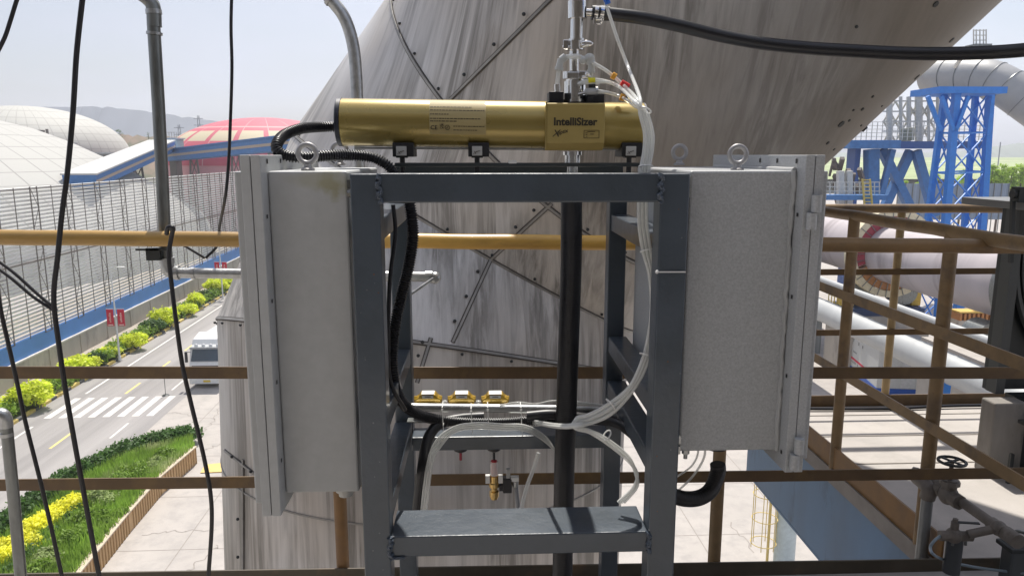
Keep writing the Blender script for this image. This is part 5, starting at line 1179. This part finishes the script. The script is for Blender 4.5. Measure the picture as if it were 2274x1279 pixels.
# ------------------------------------------------------------------ sampling pipe above and below the block
sp_ = thing('sampling_pipe', 'polished stainless sampling pipe standing on the gold sensor block', 'pipe', tuple(P(1277, 225, TY)))
def cy(y0, y1, w0, w1=None, cx=1277, cx1=None, nm='pipe_section', m=M_steel, seg=32):
    a, b_ = P(cx, y0, TY), P(cx1 or cx, y1, TY); a.y = b_.y = TY; return MB().cyl(a, b_, w0*TY/1644/2, (w1 or w0)*TY/1644/2, seg).build(nm, m, sp_, True, bevel=0)
cy(224, 181, 48); cy(228, 222, 56, nm='flange'); cy(181, 176, 40); cy(162, 110, 20, cx=1275); cy(176, 160, 44, cx=1272, nm='clamp_ring'); cy(112, 108, 36, nm='flange'); cy(112, 92, 36, cx=1276, nm='clamp_ring'); cy(92, 42, 27, cx=1280, cx1=1281); cy(92, 87, 34, cx=1280, nm='flange'); cy(42, 3, 40, cx=1282, nm='sleeve'); cy(3, -60, 20, cx=1282, cx1=1284)
cy(365, 337, 34, cx=1271, nm='lower_section'); cy(345, 337, 42, cx=1271, nm='flange'); cy(450, 438, 40, cx=1269, nm='hose_tail')
MB().cyl(P(1269, 440, TY), P(1271, 362, TY), .018, seg=20).build('lower_section', M_steel, sp_, True)
mb = MB(); q = P(1303, 97, TY-.02); mb.sphere(q, .018, (1.15, .35, .55), 8); mb.cyl(P(1292, 103, TY-.02), P(1300, 100, TY-.02), .006); mb.build('wing_nut', M_steel, sp_, True)
mb = MB(); q = P(1256, 100, TY-.02); mb.box(q.x-.008, q.x+.008, q.y-.008, q.y+.008, q.z-.014, q.z+.014); mb.cyl(q+Vector((-.01, 0, -.006)), q+Vector((.012, 0, -.006)), .004); mb.build('clamp_lug', M_steel, sp_, bevel=.002)
mb = MB(); q = P(1300, 168, TY-.03); mb.box(q.x-.02, q.x+.014, q.y-.01, q.y+.012, q.z-.01, q.z+.012); mb.cyl(P(1292, 172, TY-.045), P(1312, 172, TY-.045), .005); mb.sphere(P(1304, 166, TY-.045), .009, n=6); mb.build('clamp_lug', M_steel, sp_, bevel=.0015)
MB().box(P(1258, 170, TY-.03).x, P(1285, 170, TY-.03).x, TY-.045, TY-.02, P(1270, 176, TY-.03).z, P(1270, 161, TY-.03).z).build('clamp_lug', M_steel, sp_, bevel=.002)
# side outlet and clamp
MB().cyl(P(1299, 28, TY), P(1316, 29, TY), .012).build('side_outlet', M_steel, sp_, True); MB().cyl(P(1314, 29, TY), P(1352, 31, TY), .0215, .0215, 28).build('hose_ferrule', M_blk, sp_, True)
for px in (1323, 1336): MB().cyl(P(px-4, 29, TY), P(px+4, 30, TY), .0225, seg=28).build('hose_clamp', M_steel, sp_, True)
mb = MB(); q = P(1330, 46, TY-.01); mb.torus(q, .010, .0035, 20, 8, (.3, 1, .2)); mb.cyl(q+Vector((-.018, 0, .004)), q+Vector((.014, 0, .004)), .005); mb.box(q.x-.016, q.x-.011, q.y-.01, q.y+.01, q.z-.01, q.z+.018); mb.build('clamp_screw', M_steel, sp_, True)
# ports
for px, py in ((1279, 190), (1279, 212)):
    a = P(px, py, TY-.030); MB().cyl(a+Vector((0, .02, 0)), a+Vector((0, -.004, 0)), .0105, seg=6).build('port_nut', M_steel, sp_); MB().cyl(a, a+Vector((0, -.01, 0)), .006).build('port', M_steel, sp_, True)
# plastic fittings
ff = thing('push_fitting', 'pale plastic elbow fittings and short clear links around the stainless pipe', 'fittings', tuple(P(1240, 205, TY)))
yf = TY-.035
def tb(pts, r, nm, m, par, Y=yf, n=6, seg=12): return MB().tube(curve([P(p[0], p[1], p[2] if len(p) > 2 else Y) for p in pts], n), r, seg).build(nm, m, par, True)
M_fit = mat('fitting_grey', (.50, .51, .49), .35, var=.05)
tb([(1256, 127), (1270, 126), (1285, 126), (1294, 131)], .0075, 'link_tube', M_tube, ff)
MB().cyl(P(1246, 134, yf), P(1256, 126, yf), .0115).build('elbow', M_fit, ff, True); MB().cyl(P(1246, 132, yf), P(1241, 152, yf), .0105).build('elbow', M_fit, ff, True); MB().cyl(P(1242, 150, yf), P(1241, 157, yf), .013).build('collar', M_fit, ff, True)
tb([(1241, 156), (1239, 172), (1237, 190)], .0065, 'link_tube', M_tube, ff); MB().cyl(P(1237, 188, yf), P(1238, 206, yf), .009, seg=8).build('nipple', M_steel, ff, True)
MB().sphere(P(1295, 134, yf), .0125, n=8).build('elbow', M_fit, ff, True); MB().sphere(P(1309, 130, yf), .0165, (1, 1, .9), 8).build('elbow', M_fit, ff, True); MB().cyl(P(1309, 126, yf), P(1313, 142, yf), .014).build('elbow', M_fit, ff, True)
MB().cyl(P(1313, 142, yf), P(1313, 155, yf), .010).build('collar', M_fit, ff, True); MB().cyl(P(1313, 155, yf), P(1313, 162, yf), .012).build('collar', M_fit, ff, True)
tb([(1313, 162), (1313, 172), (1314, 182)], .0065, 'link_tube', M_tube, ff); MB().cyl(P(1315, 180, yf), P(1315, 206, yf), .011, seg=8).build('nipple', M_blk, ff, True)
a = P(1298, 205, yf-.01); b_ = P(1322, 205, yf-.01); MB().tube([a, a.lerp(b_, .2), a.lerp(b_, .5), b_], [.007, .012, .0125, .0125], 18).build('check_valve', M_grplastic, ff, True); MB().cyl(P(1284, 210, yf-.01), P(1300, 206, yf-.01), .004).build('check_stem', M_steel, ff, True); MB().cyl(P(1322, 204, yf-.01), P(1327, 204, yf-.01), .0145).build('collar', M_galv, ff, True)

# black hose to the right
hp = [P(x, y, Y) for x, y, Y in ((1345, 31, TY), (1420, 40, TY), (1500, 56, 2.38), (1600, 80, 2.38), (1700, 98, 2.36), (1800, 108, 2.33), (1900, 114, 2.3), (2000, 119, 2.27), (2100, 120, 2.24), (2200, 117, 2.2), (2290, 110, 2.15), (2450, 90, 2.1))]
tag(MB().tube(curve(hp, 8), .0198, 24).build('air_hose', M_rub, smooth=True), 'thick black hose running from the stainless pipe to the upper right edge', 'hose')
# hanging black hose through the frame
pts, rr_ = corrugate(curve([P(1269, 445, TY), P(1268, 600, TY-.01), P(1263, 750, TY-.02), P(1258, 900, TY-.03), P(1253, 1050, TY-.03), P(1249, 1279, TY-.03), P(1245, 1500, TY-.03)], 8), .0342, .0003, .006)
tag(MB().tube(pts, rr_, 28).build('suction_hose', M_rub, smooth=True), 'thick black vertical hose hanging down the middle of the frame', 'hose')
# corrugated conduit at the left end of the tube
cp = [P(x, y, Y) for x, y, Y in ((758, 283, TY-.01), (735, 282, TY-.01), (700, 283, TY-.04), (665, 287, TY-.1), (632, 300, TY-.16), (616, 318, 2.14), (617, 336, 2.12), (640, 347, 2.12), (680, 350, 2.13), (730, 346, 2.16), (780, 345, 2.2), (825, 350, 2.22), (852, 362, 2.22), (868, 375, 2.22), (880, 392, 2.22))]
pts, rr_ = corrugate(curve(cp, 8), .0142, .0020, .0075)
cc = MB().tube(pts, rr_, 18).build('corrugated_conduit', M_rub, smooth=True); tag(cc, 'black corrugated conduit looping from the left end of the gold tube over the left cabinet', 'conduit')
# conduits inside frame
def conduit(pts, r, label, corr=True, name='corrugated_conduit', m=M_rub, cat='conduit', pitch=.0075, amp=.0019, grp=None):
    c_ = curve([P(*p) for p in pts], 8)
    if corr: c2_, rr = corrugate(c_, r, amp, pitch); o = MB().tube(c2_, rr, 16).build(name, m, smooth=True)
    else: o = MB().tube(c_, r, 16).build(name, m, smooth=True)
    tag(o, label, cat, grp); return o
conduit([(905, 430, 2.3), (914, 480, 2.3), (917, 530, 2.3), (908, 590, 2.3), (893, 650, 2.3), (878, 720, 2.28), (871, 790, 2.26), (876, 850, 2.26), (895, 895, 2.3), (930, 920, 2.34), (975, 932, 2.38), (1040, 938, 2.38), (1120, 938, 2.38), (1200, 932, 2.38), (1290, 928, 2.42), (1370, 935, 2.42)], .0165, 'black conduit sweeping down inside the left posts and along the steel bar')
conduit([(1075, 926, 2.4), (1020, 930, 2.4), (975, 942, 2.38), (950, 975, 2.34), (940, 1030, 2.3), (932, 1090, 2.3), (925, 1160, 2.3)], .0185, 'black conduit dropping from the cable bundle at lower left inside the frame', False)
conduit([(1170, 924, 2.36), (1230, 920, 2.36), (1310, 930, 2.36), (1365, 938, 2.34), (1395, 955, 2.3), (1425, 985, 2.25), (1445, 1020, 2.2)], .0175, 'black conduit curving off to the right post at lower right inside the frame', False)
conduit([(1594, 1030, 2.12), (1594, 1048, 2.12), (1580, 1085, 2.1), (1555, 1104, 2.08), (1520, 1107, 2.06), (1480, 1095, 2.05)], .0235, 'fat black hose curving from the underside of the right cabinet back to the frame', True, 'cabinet_hose', amp=.0004, pitch=.004)
# second dark cable along inner left
conduit([(873, 455, 2.15), (878, 520, 2.15), (866, 620, 2.12), (862, 760, 2.1), (868, 850, 2.1), (900, 910, 2.2)], .006, 'thin black cable behind the front left post', False, 'thin_cable', cat='cable')

# galvanised cross bar with valves
cbz = 2.46; gb_ = thing('cross_bar', 'galvanised angle bar across the rear of the frame carrying the gold valves', 'bar', tuple(P(1137, 920, cbz)))
MB().tube([P(905, 904, cbz), P(1150, 907, cbz), P(1400, 911, cbz)], .0145, 20).build('bar', M_galv, gb_, True)
MB().bar(P(905, 933, cbz+.01), P(1400, 935, cbz+.01), .04, .004).build('shelf', M_galvd, gb_)
def valve(px, lb):
    q = P(px, 886, cbz+.03); t = thing('gold_valve', lb, 'valve', tuple(q-Vector((0, 0, .02))), 'gold valves on the cross bar'); s = cbz/1644
    M_gv = mat('brass_yellow', (.52, .33, .035), .3, metal=.35, coat=.3)
    MB().prism([q+Vector((a*s, 0, b*s)) for a, b in ((-30, -12), (-31, -2), (-22, 3), (-17, 11), (17, 11), (23, 3), (31, -2), (30, -12))], (0, .045, 0)).build('valve_body', M_gv, t, bevel=.003)
    for s_ in (-1, 1): MB().cyl(q+Vector((s_*24*s, .02, -4*s)), q+Vector((s_*33*s, .02, -4*s)), .013, seg=6).build('end_nut', M_gv, t, bevel=.001); 
    MB().box(q.x-15*s, q.x+15*s, q.y-.0015, q.y+.04, q.z+11.3*s, q.z+12.3*s).build('top_label', M_white, t)
    MB().box(q.x-13*s, q.x+13*s, q.y-.002, q.y-.0005, q.z+2*s, q.z+9*s).build('name_label', M_white, t)
    MB().box(q.x-7*s, q.x+7*s, q.y-.003, q.y-.0021, q.z+5*s, q.z+6.4*s).build('mark', M_ink, t)
    for s_ in (-1, 1): MB().cyl(q+Vector((s_*25*s, .0, -11*s)), q+Vector((s_*25*s, -.006, -11*s)), .006, seg=6).build('screw', M_gv, t)
valve(950, 'left gold valve of the three on the cross bar'); valve(1025, 'middle gold valve of the three on the cross bar'); valve(1100, 'right gold valve of the three on the cross bar')
lk = MB()
for a, b_ in ((983, 992), (1058, 1067)): lk.tube([P(a, 893, cbz+.04), P((a+b_)/2, 892, cbz+.04), P(b_, 893, cbz+.04)], .006, 10)
tag(lk.build('link_nipple', M_tube, smooth=True), 'short clear nipples between the gold valves', 'fittings')
# zip ties
def ziptie(px, y0, y1, Y, lb, depth=.05):
    a, b_ = P(px, y0, Y), P(px+2, y1, Y); m_ = MB(); m_.bar(a, b_, .003, .0012, (0, 1, 0)); m_.bar(a, a+Vector((0, depth, .002)), .003, .0015); m_.bar(b_, b_+Vector((0, depth, -.002)), .003, .0015); m_.box(a.x-.003, a.x+.003, a.y-.003, a.y+.003, a.z-.012, a.z-.006)
    m_.bar(b_+Vector((0, 0, 0)), b_+Vector((.002, -.004, -.02)), .002, .001); tag(m_.build('cable_tie', M_white), lb, 'cable tie', 'white cable ties')
for px, a, b_, w_ in ((982, 905, 945, 'leftmost'), (1046, 908, 950, 'second from left'), (1083, 905, 948, 'third from left'), (1157, 905, 955, 'fourth from left')): ziptie(px, a, b_, 2.335, w_+' vertical white cable tie round the cross bar')
m_ = MB(); m_.bar(P(1458, 604, 1.895), P(1523, 604, 1.895), .001, .0035, (0, 0, 1)); m_.sphere(P(1459, 604, 1.893), .005, n=5); tag(m_.build('cable_tie', M_white), 'long white cable tie stretched across the front right post', 'cable tie', 'white cable ties')

# clear tube bundle
bun = [(1432, 245), (1444, 290), (1443, 330), (1436, 372)]
def clr(pts, lb, r=.0054, Y0=2.2): 
    c_ = curve([P(p[0], p[1], p[2] if len(p) > 2 else Y0) for p in pts], 8); o = MB().tube(c_, r, 10).build('clear_hose', M_tube, smooth=True); tag(o, lb, 'hose', 'clear air hoses bundled beside the right post'); return o
Yb = 2.0
starts = [([(1343, 0), (1352, 30), (1372, 90), (1395, 150), (1420, 215)], 'clear hose descending from the blue connector at the top edge'),
          ([(1315, 139), (1350, 160), (1385, 190), (1412, 218)], 'clear hose with orange and red markers'),
          ([(1284, 188), (1298, 181), (1330, 178), (1370, 190), (1405, 222)], 'clear hose with a yellow marker from the upper port'),
          ([(1327, 203), (1350, 206), (1380, 216), (1408, 234)], 'clear hose with orange and black markers'),
          ([(1286, 186), (1310, 184), (1350, 183), (1385, 200), (1410, 228)], 'clear hose arching just above the yellow marker')]
for i, (s, lb) in enumerate(starts):
    o_ = (i-2)*4.2; yy = Yb+(i % 2)*.012
    path = [(p[0], p[1], TY-.05 if j < len(s)-1 else yy+.03) for j, p in enumerate(s)]
    path += [(1428+o_*.8, 250, yy), (1440+o_, 295, yy), (1439+o_, 335, yy), (1432+o_, 375, yy), (1428+o_, 430, yy), (1428+o_, 500, yy), (1437+o_, 560, yy), (1447+o_*.6, 610, yy), (1451+o_*.5, 680, yy), (1446+o_*.6, 740, yy), (1433+o_*.8, 800, yy), (1405+o_*.8, 858, yy), (1358+o_*.7, 905+o_, yy), (1310+o_*.5, 930+o_, yy)]
    if i in (0, 1, 2): path += [(1282-i*3, 936+o_, yy), (1278, 945+i*3, yy), (1310, 960+o_*.5, yy), (1350, 985+o_, yy), (1395, 1022+o_, yy), (1414+o_*.3, 1050, yy), (1414-i*3, 1080, yy), (1385-i*6, 1115, yy)]
    else: path += [(1250, 940+o_, yy), (1180, 930+o_, 2.4)]
    clr(path, lb)
def marker(pa, pb, m, r=.0095, lb='', Y=TY-.05): tag(MB().cyl(P(*pa, Y), P(*pb, Y), r, seg=14).build('hose_marker', m, smooth=True), lb, 'marker', 'coloured markers on the clear hoses')
M_mo = mat('marker_orange', (.72, .34, .03), .5); M_mr = mat('marker_red', (.65, .02, .02), .5); M_my = mat('marker_yellow', (.75, .68, .02), .5)
marker((1359, 167), (1367, 172), M_mo, .0105, 'orange hose marker, upper one beside the red marker'); marker((1379, 184), (1396, 194), M_mr, .0100, 'red hose marker between the orange marker and the hose bundle'); marker((1306, 180), (1321, 179), M_my, .0085, 'yellow hose marker by the stainless pipe'); marker((1377, 215), (1387, 218), M_mo, .0105, 'lower orange hose marker next to the black one', 2.29); marker((1389, 217), (1407, 227), M_blk, .0088, 'black hose marker next to the lower orange marker', 2.28)
q0, q1 = P(1342, -12, TY-.05), P(1350, 10, TY-.05); tag(MB().cyl(q0, q1, .0095).build('hose_connector', mat('connector_blue', (.02, .12, .5), .4), smooth=True), 'small blue push connector at the top edge', 'connector')
def ring_tie(px, py, w_, Y, lb, ax=(0, 0, 1)): tag(MB().torus(P(px, py, Y), w_*Y/1644, .0022, 24, 6, ax).build('cable_tie', M_white, smooth=True), lb, 'cable tie', 'white cable ties')
ring_tie(1433, 245, 13, 2.0, 'ring cable tie where the clear hoses gather above the gold tube end', (.5, .3, 1)); ring_tie(1434, 370, 15, 2.0, 'ring cable tie just above the front top beam', (0, .2, 1)); ring_tie(1437, 556, 15, 2.0, 'ring cable tie halfway down the clear hoses', (-.2, .3, 1)); ring_tie(1434, 788, 14, 2.0, 'ring cable tie low on the clear hoses', (.35, .3, 1)); ring_tie(1356, 897, 15, 2.0, 'upper ring cable tie where the clear hoses reach the cross bar', (.8, .2, .6)); ring_tie(1348, 966, 13, 2.0, 'ring cable tie on the clear hoses below the cross bar', (.8, .2, -.6))
# clear arch hoses at left-bottom
for i in range(3):
    o_ = i*5; clr([(935+o_, 1150, 2.28), (942+o_, 1080, 2.28), (952+o_, 1020, 2.28), (972+o_, 975+o_, 2.28), (1010, 948+o_, 2.28), (1060, 940+o_, 2.28), (1120, 943+o_, 2.28), (1165, 945+o_, 2.3), (1205, 965+o_, 2.36), (1232+o_, 1000+o_, 2.4), (1250+o_, 1040, 2.42)], 'clear hose of the low arch, '+('top', 'middle', 'inner')[i]+' one', .0048)
clr([(1196, 1005, 2.5), (1185, 1040, 2.5), (1170, 1080, 2.48), (1157, 1130, 2.45)], 'lone clear hose slanting down below the rear beam', .0075)
clr([(1500, 1095, 2.2), (1540, 1055, 2.1), (1565, 1010, 2.05), (1556, 975, 2.05), (1530, 960, 2.1)], 'clear hose loop under the right cabinet, outer one', .0035); clr([(1500, 1060, 2.2), (1535, 1035, 2.1), (1550, 1005, 2.05), (1545, 975, 2.05)], 'clear hose loop under the right cabinet, inner one', .003)
for k in range(2):
    clr([(1110, 900, 2.44), (1150, 893+k*3, 2.44), (1190, 897, 2.44), (1230, 890, 2.44), (1290, 893+k*4, 2.44), (1345, 900, 2.42)], 'thin white line lying along the cross bar, '+('upper' if k == 0 else 'lower'), .0028)
# knobs, brass fitting and solenoid under the rear beam
zk = zb2-.052; ky_ = BY0-.05
def knob(px, lb, red=False):
    q = P(px, 1010, ky_); t = thing('regulator_knob', lb, 'knob', (q.x, ky_, zk-.06), 'black knobs under the rear beam')
    MB().lathe((q.x, ky_, zk), [(0, 0), (.025, 0), (.025, -.018), (.012, -.026), (0, -.026)], 24).build('cap', M_blk, t, True); MB().cyl((q.x, ky_, zk-.026), (q.x, ky_, zk-.058), .005).build('stem', M_red if not red else M_blk, t, True); return q
knob(1023, 'black knob with thin stem under the rear beam, left one'); q = knob(1097, 'black knob under the rear beam above the red indicator', True)
t = thing('solenoid_valve', 'brass solenoid valve with red indicator hanging below the rear beam', 'valve', (q.x, ky_, 17-1.25))
def zq(py): return P(1097, py, ky_).z
MB().cyl((q.x, ky_, zq(1052)), (q.x, ky_, zq(1022)), .011).build('red_indicator', mat('indicator_red', (.6, .01, .03), .3), t, True); MB().cyl((q.x, ky_, zq(1054)), (q.x, ky_, zq(1024)), .0145).build('clear_sleeve', M_tube, t, True)
M_br = mat('brass', (.62, .42, .16), .28, metal=.9); MB().lathe((q.x, ky_, 0), [(0, zq(1056)), (.015, zq(1056)), (.015, zq(1070)), (.019, zq(1072)), (.019, zq(1080)), (.012, zq(1083)), (.012, zq(1088)), (.018, zq(1090)), (.018, zq(1100)), (.013, zq(1107)), (0, zq(1107))], 12).build('brass_body', M_br, t, True)
for s_ in (-1, 1): MB().box(q.x+s_*.024-.008, q.x+s_*.024+.008, ky_-.012, ky_+.012, zq(1070), zq(1055)).build('label_plate', M_white, t)
MB().box(q.x+.033, q.x+.066, ky_-.015, ky_+.02, zq(1092), zq(1060)).build('coil', M_blk, t, bevel=.003); MB().box(q.x+.019, q.x+.0325, ky_-.01, ky_+.01, zq(1088), zq(1075)).build('coil_neck', M_blk, t)
MB().box(q.x+.045, q.x+.060, ky_-.012, ky_+.006, zq(1060), zq(1040)).build('plug', M_grplastic, t, bevel=.002); MB().box(q.x+.062, q.x+.092, ky_-.014, ky_+.01, zq(1067), zq(1058)).build('connector', M_white, t, bevel=.001); MB().cyl((q.x+.080, ky_, zq(1068)), (q.x+.080, ky_, zq(1080)), .0115, seg=18).build('connector_nut', M_galv, t, True)
tb([(1146, 1080, ky_), (1148, 1100, ky_), (1152, 1140, ky_)], .008, 'cable', mat('cable_grey', (.25, .26, .28), .4), t)
MB().lathe((P(985, 1010, ky_).x-.05, ky_, zk), [(0, 0), (.010, 0), (.008, -.02), (0, -.02)], 10).build('plug_cap', M_blk, t, True)

# ------------------------------------------------------------------ conduits and cables on the left
Yc = 3.10
cv = thing('steel_conduit', 'vertical galvanised conduit pipe clamped to the yellow top rail at left', 'conduit', tuple(P(370, 560, Yc)))
k_ = Yc/1644
MB().tube(curve([P(341, 52, Yc), P(350, 200, Yc), P(358, 350, Yc), P(366, 520, Yc), P(370, 575, Yc)], 4), 13*k_, 20).build('pipe', M_galvd, cv, True)
MB().tube(curve([P(343, 60, Yc), P(341, 20, Yc), P(334, 4, Yc), P(315, -12, Yc), P(280, -30, Yc)], 6), 14.5*k_, 18).build('elbow', M_galvd, cv, True)
for a, b_ in (((341, 22), (342, 32)), ((343, 72), (343, 78))): MB().cyl(P(*a, Yc), P(*b_, Yc), 16*k_).build('coupling', M_galv, cv, True)
MB().tube([P(329, 5, Yc+.05), P(345, 200, Yc+.05), P(352, 350, Yc+.05), P(362, 520, Yc+.05)], 4*k_, 10).build('earth_wire', M_galvd, cv, True)
MB().tube(curve([P(371, 575, Yc), P(372, 592, Yc), P(378, 603, Yc), P(394, 606, Yc)], 6), 14*k_, 18).build('elbow', M_galv, cv, True); MB().cyl(P(370, 572, Yc), P(371, 584, Yc), 16*k_).build('coupling', M_galv, cv, True); MB().cyl(P(388, 606, Yc), P(398, 606, Yc), 15.5*k_).build('coupling', M_galv, cv, True); MB().cyl(P(425, 607, Yc), P(434, 607, Yc), 13*k_).build('coupling', M_galv, cv, True)
MB().tube([P(394, 606, Yc), P(700, 611, Yc), P(955, 615, Yc)], 11.5*k_, 18).build('pipe', M_galv, cv, True)
MB().cyl(P(945, 615, Yc), P(960, 615, Yc), 14*k_).build('coupling', M_galv, cv, True); MB().sphere(P(966, 617, Yc), 14*k_, n=8).build('end_elbow', M_galv, cv, True); MB().cyl(P(963, 617, Yc-.03), P(963, 617, Yc), 6*k_, seg=6).build('bolt', M_galv, cv)
MB().cyl(P(963, 618, Yc-.03), P(905, 658, Yc-.08), 3.5*k_).build('rod', M_galv, cv, True)
bk = MB(); a = P(330, 552, Yc-.02); bk.box(a.x, a.x+.055, Yc-.05, Yc-.03, P(340, 575, Yc).z, P(340, 548, Yc).z); bk.box(a.x-.04, a.x+.09, Yc-.05, Yc-.04, P(340, 549, Yc).z-.008, P(340, 549, Yc).z); bk.build('clamp', M_dark, cv)
t = thing('bent_conduit', 'bent galvanised conduit rising behind the left part of the gold tube', 'conduit', tuple(P(795, 400, 3.2))); 
MB().tube(curve([P(700, -40, 3.2), P(735, 0, 3.2), P(762, 35, 3.2), P(778, 75, 3.2), P(787, 120, 3.2), P(791, 170, 3.2), P(793, 220, 3.2), P(796, 330, 3.2), P(800, 500, 3.2), P(803, 650, 3.2)], 6), 13*3.2/1644, 20).build('pipe', M_galv, t, True); MB().cyl(P(733, -3, 3.2), P(738, 3, 3.2), 16*3.2/1644).build('coupling', M_galv, t, True)
t = thing('capped_pipe', 'weathered galvanised pipe with rounded elbow top in the lower left corner', 'pipe', tuple(P(45, 1279, 2.75))); Y = 2.75
MB().tube([P(14, 940, Y), P(30, 1100, Y), P(47, 1290, Y), P(60, 1450, Y)], 12.5*Y/1644, 20).build('pipe', M_galvd, t, True); MB().tube(curve([P(-30, 925, Y), P(-10, 920, Y), P(5, 920, Y), P(12, 930, Y), P(14, 948, Y)], 6), 14*Y/1644, 18).build('elbow', M_galv, t, True); MB().cyl(P(14, 960, Y), P(15, 968, Y), 14.5*Y/1644).build('coupling', M_galv, t, True)
def cable(pts, r, lb, Y=2.86, m=M_rub): 
    c_ = curve([P(p[0], p[1], p[2] if len(p) > 2 else Y) for p in pts], 8); tag(MB().tube(c_, r*Y/1644, 12).build('hanging_cable', m, smooth=True), lb, 'cable', 'black cables hanging on the left')
cable([(188, -40), (183, 0), (170, 120), (162, 250), (150, 380), (137, 480), (128, 570), (120, 640), (121, 690), (130, 760), (143, 850), (160, 950), (178, 1050), (200, 1170), (224, 1300)], 5.6, 'thickest black cable hanging left of the conduit pipe, full height')
cable([(48, -30), (36, 5), (22, 50), (10, 85), (-10, 125)], 4.2, 'short black cable crossing the top left corner')
cable([(515, -30, 2.9), (513, 60, 2.9), (515, 150, 2.9), (512, 260, 2.9), (507, 370, 2.9), (500, 440, 2.9), (488, 500, 3.1), (482, 545, 3.2), (457, 573, 3.2)], 3.4, 'thin black cable hanging down right of the conduit pipe')
cable([(400, 540, 3.12), (425, 555, 3.12), (455, 573, 3.12)], 3.2, 'short black cable end under the yellow top rail')
cable([(370, 520, 2.93), (372, 508, 2.92), (378, 504, 2.92), (384, 508, 2.92), (380, 530, 2.93), (375, 570, 2.93), (382, 640, 2.93), (392, 720, 2.92), (405, 810, 2.92), (423, 890, 2.92), (440, 960, 2.92), (456, 1030, 2.92), (468, 1100, 2.92), (470, 1170, 2.92), (462, 1290, 2.92)], 5.0, 'black cable looped over the yellow top rail and hanging to the bottom edge')
cable([(-20, 568), (30, 605), (80, 650), (127, 690)], 3.6, 'upper of two black cables slanting in from the left edge'); cable([(-20, 585), (25, 618), (75, 660), (125, 693)], 3.6, 'lower of two black cables slanting in from the left edge')
cable([(-14, 600), (2, 690), (20, 770), (38, 850), (55, 930), (75, 1010), (95, 1090), (118, 1190), (142, 1300)], 4.6, 'black cable leaving the left edge below the top rail and slanting to the bottom')
for o in [q for q in scene.objects if q.parent is None and q.type in ('MESH', 'EMPTY')]:
    if '_o' in o: del o['_o']
for o in scene.objects:
    if '_o' in o: del o['_o']
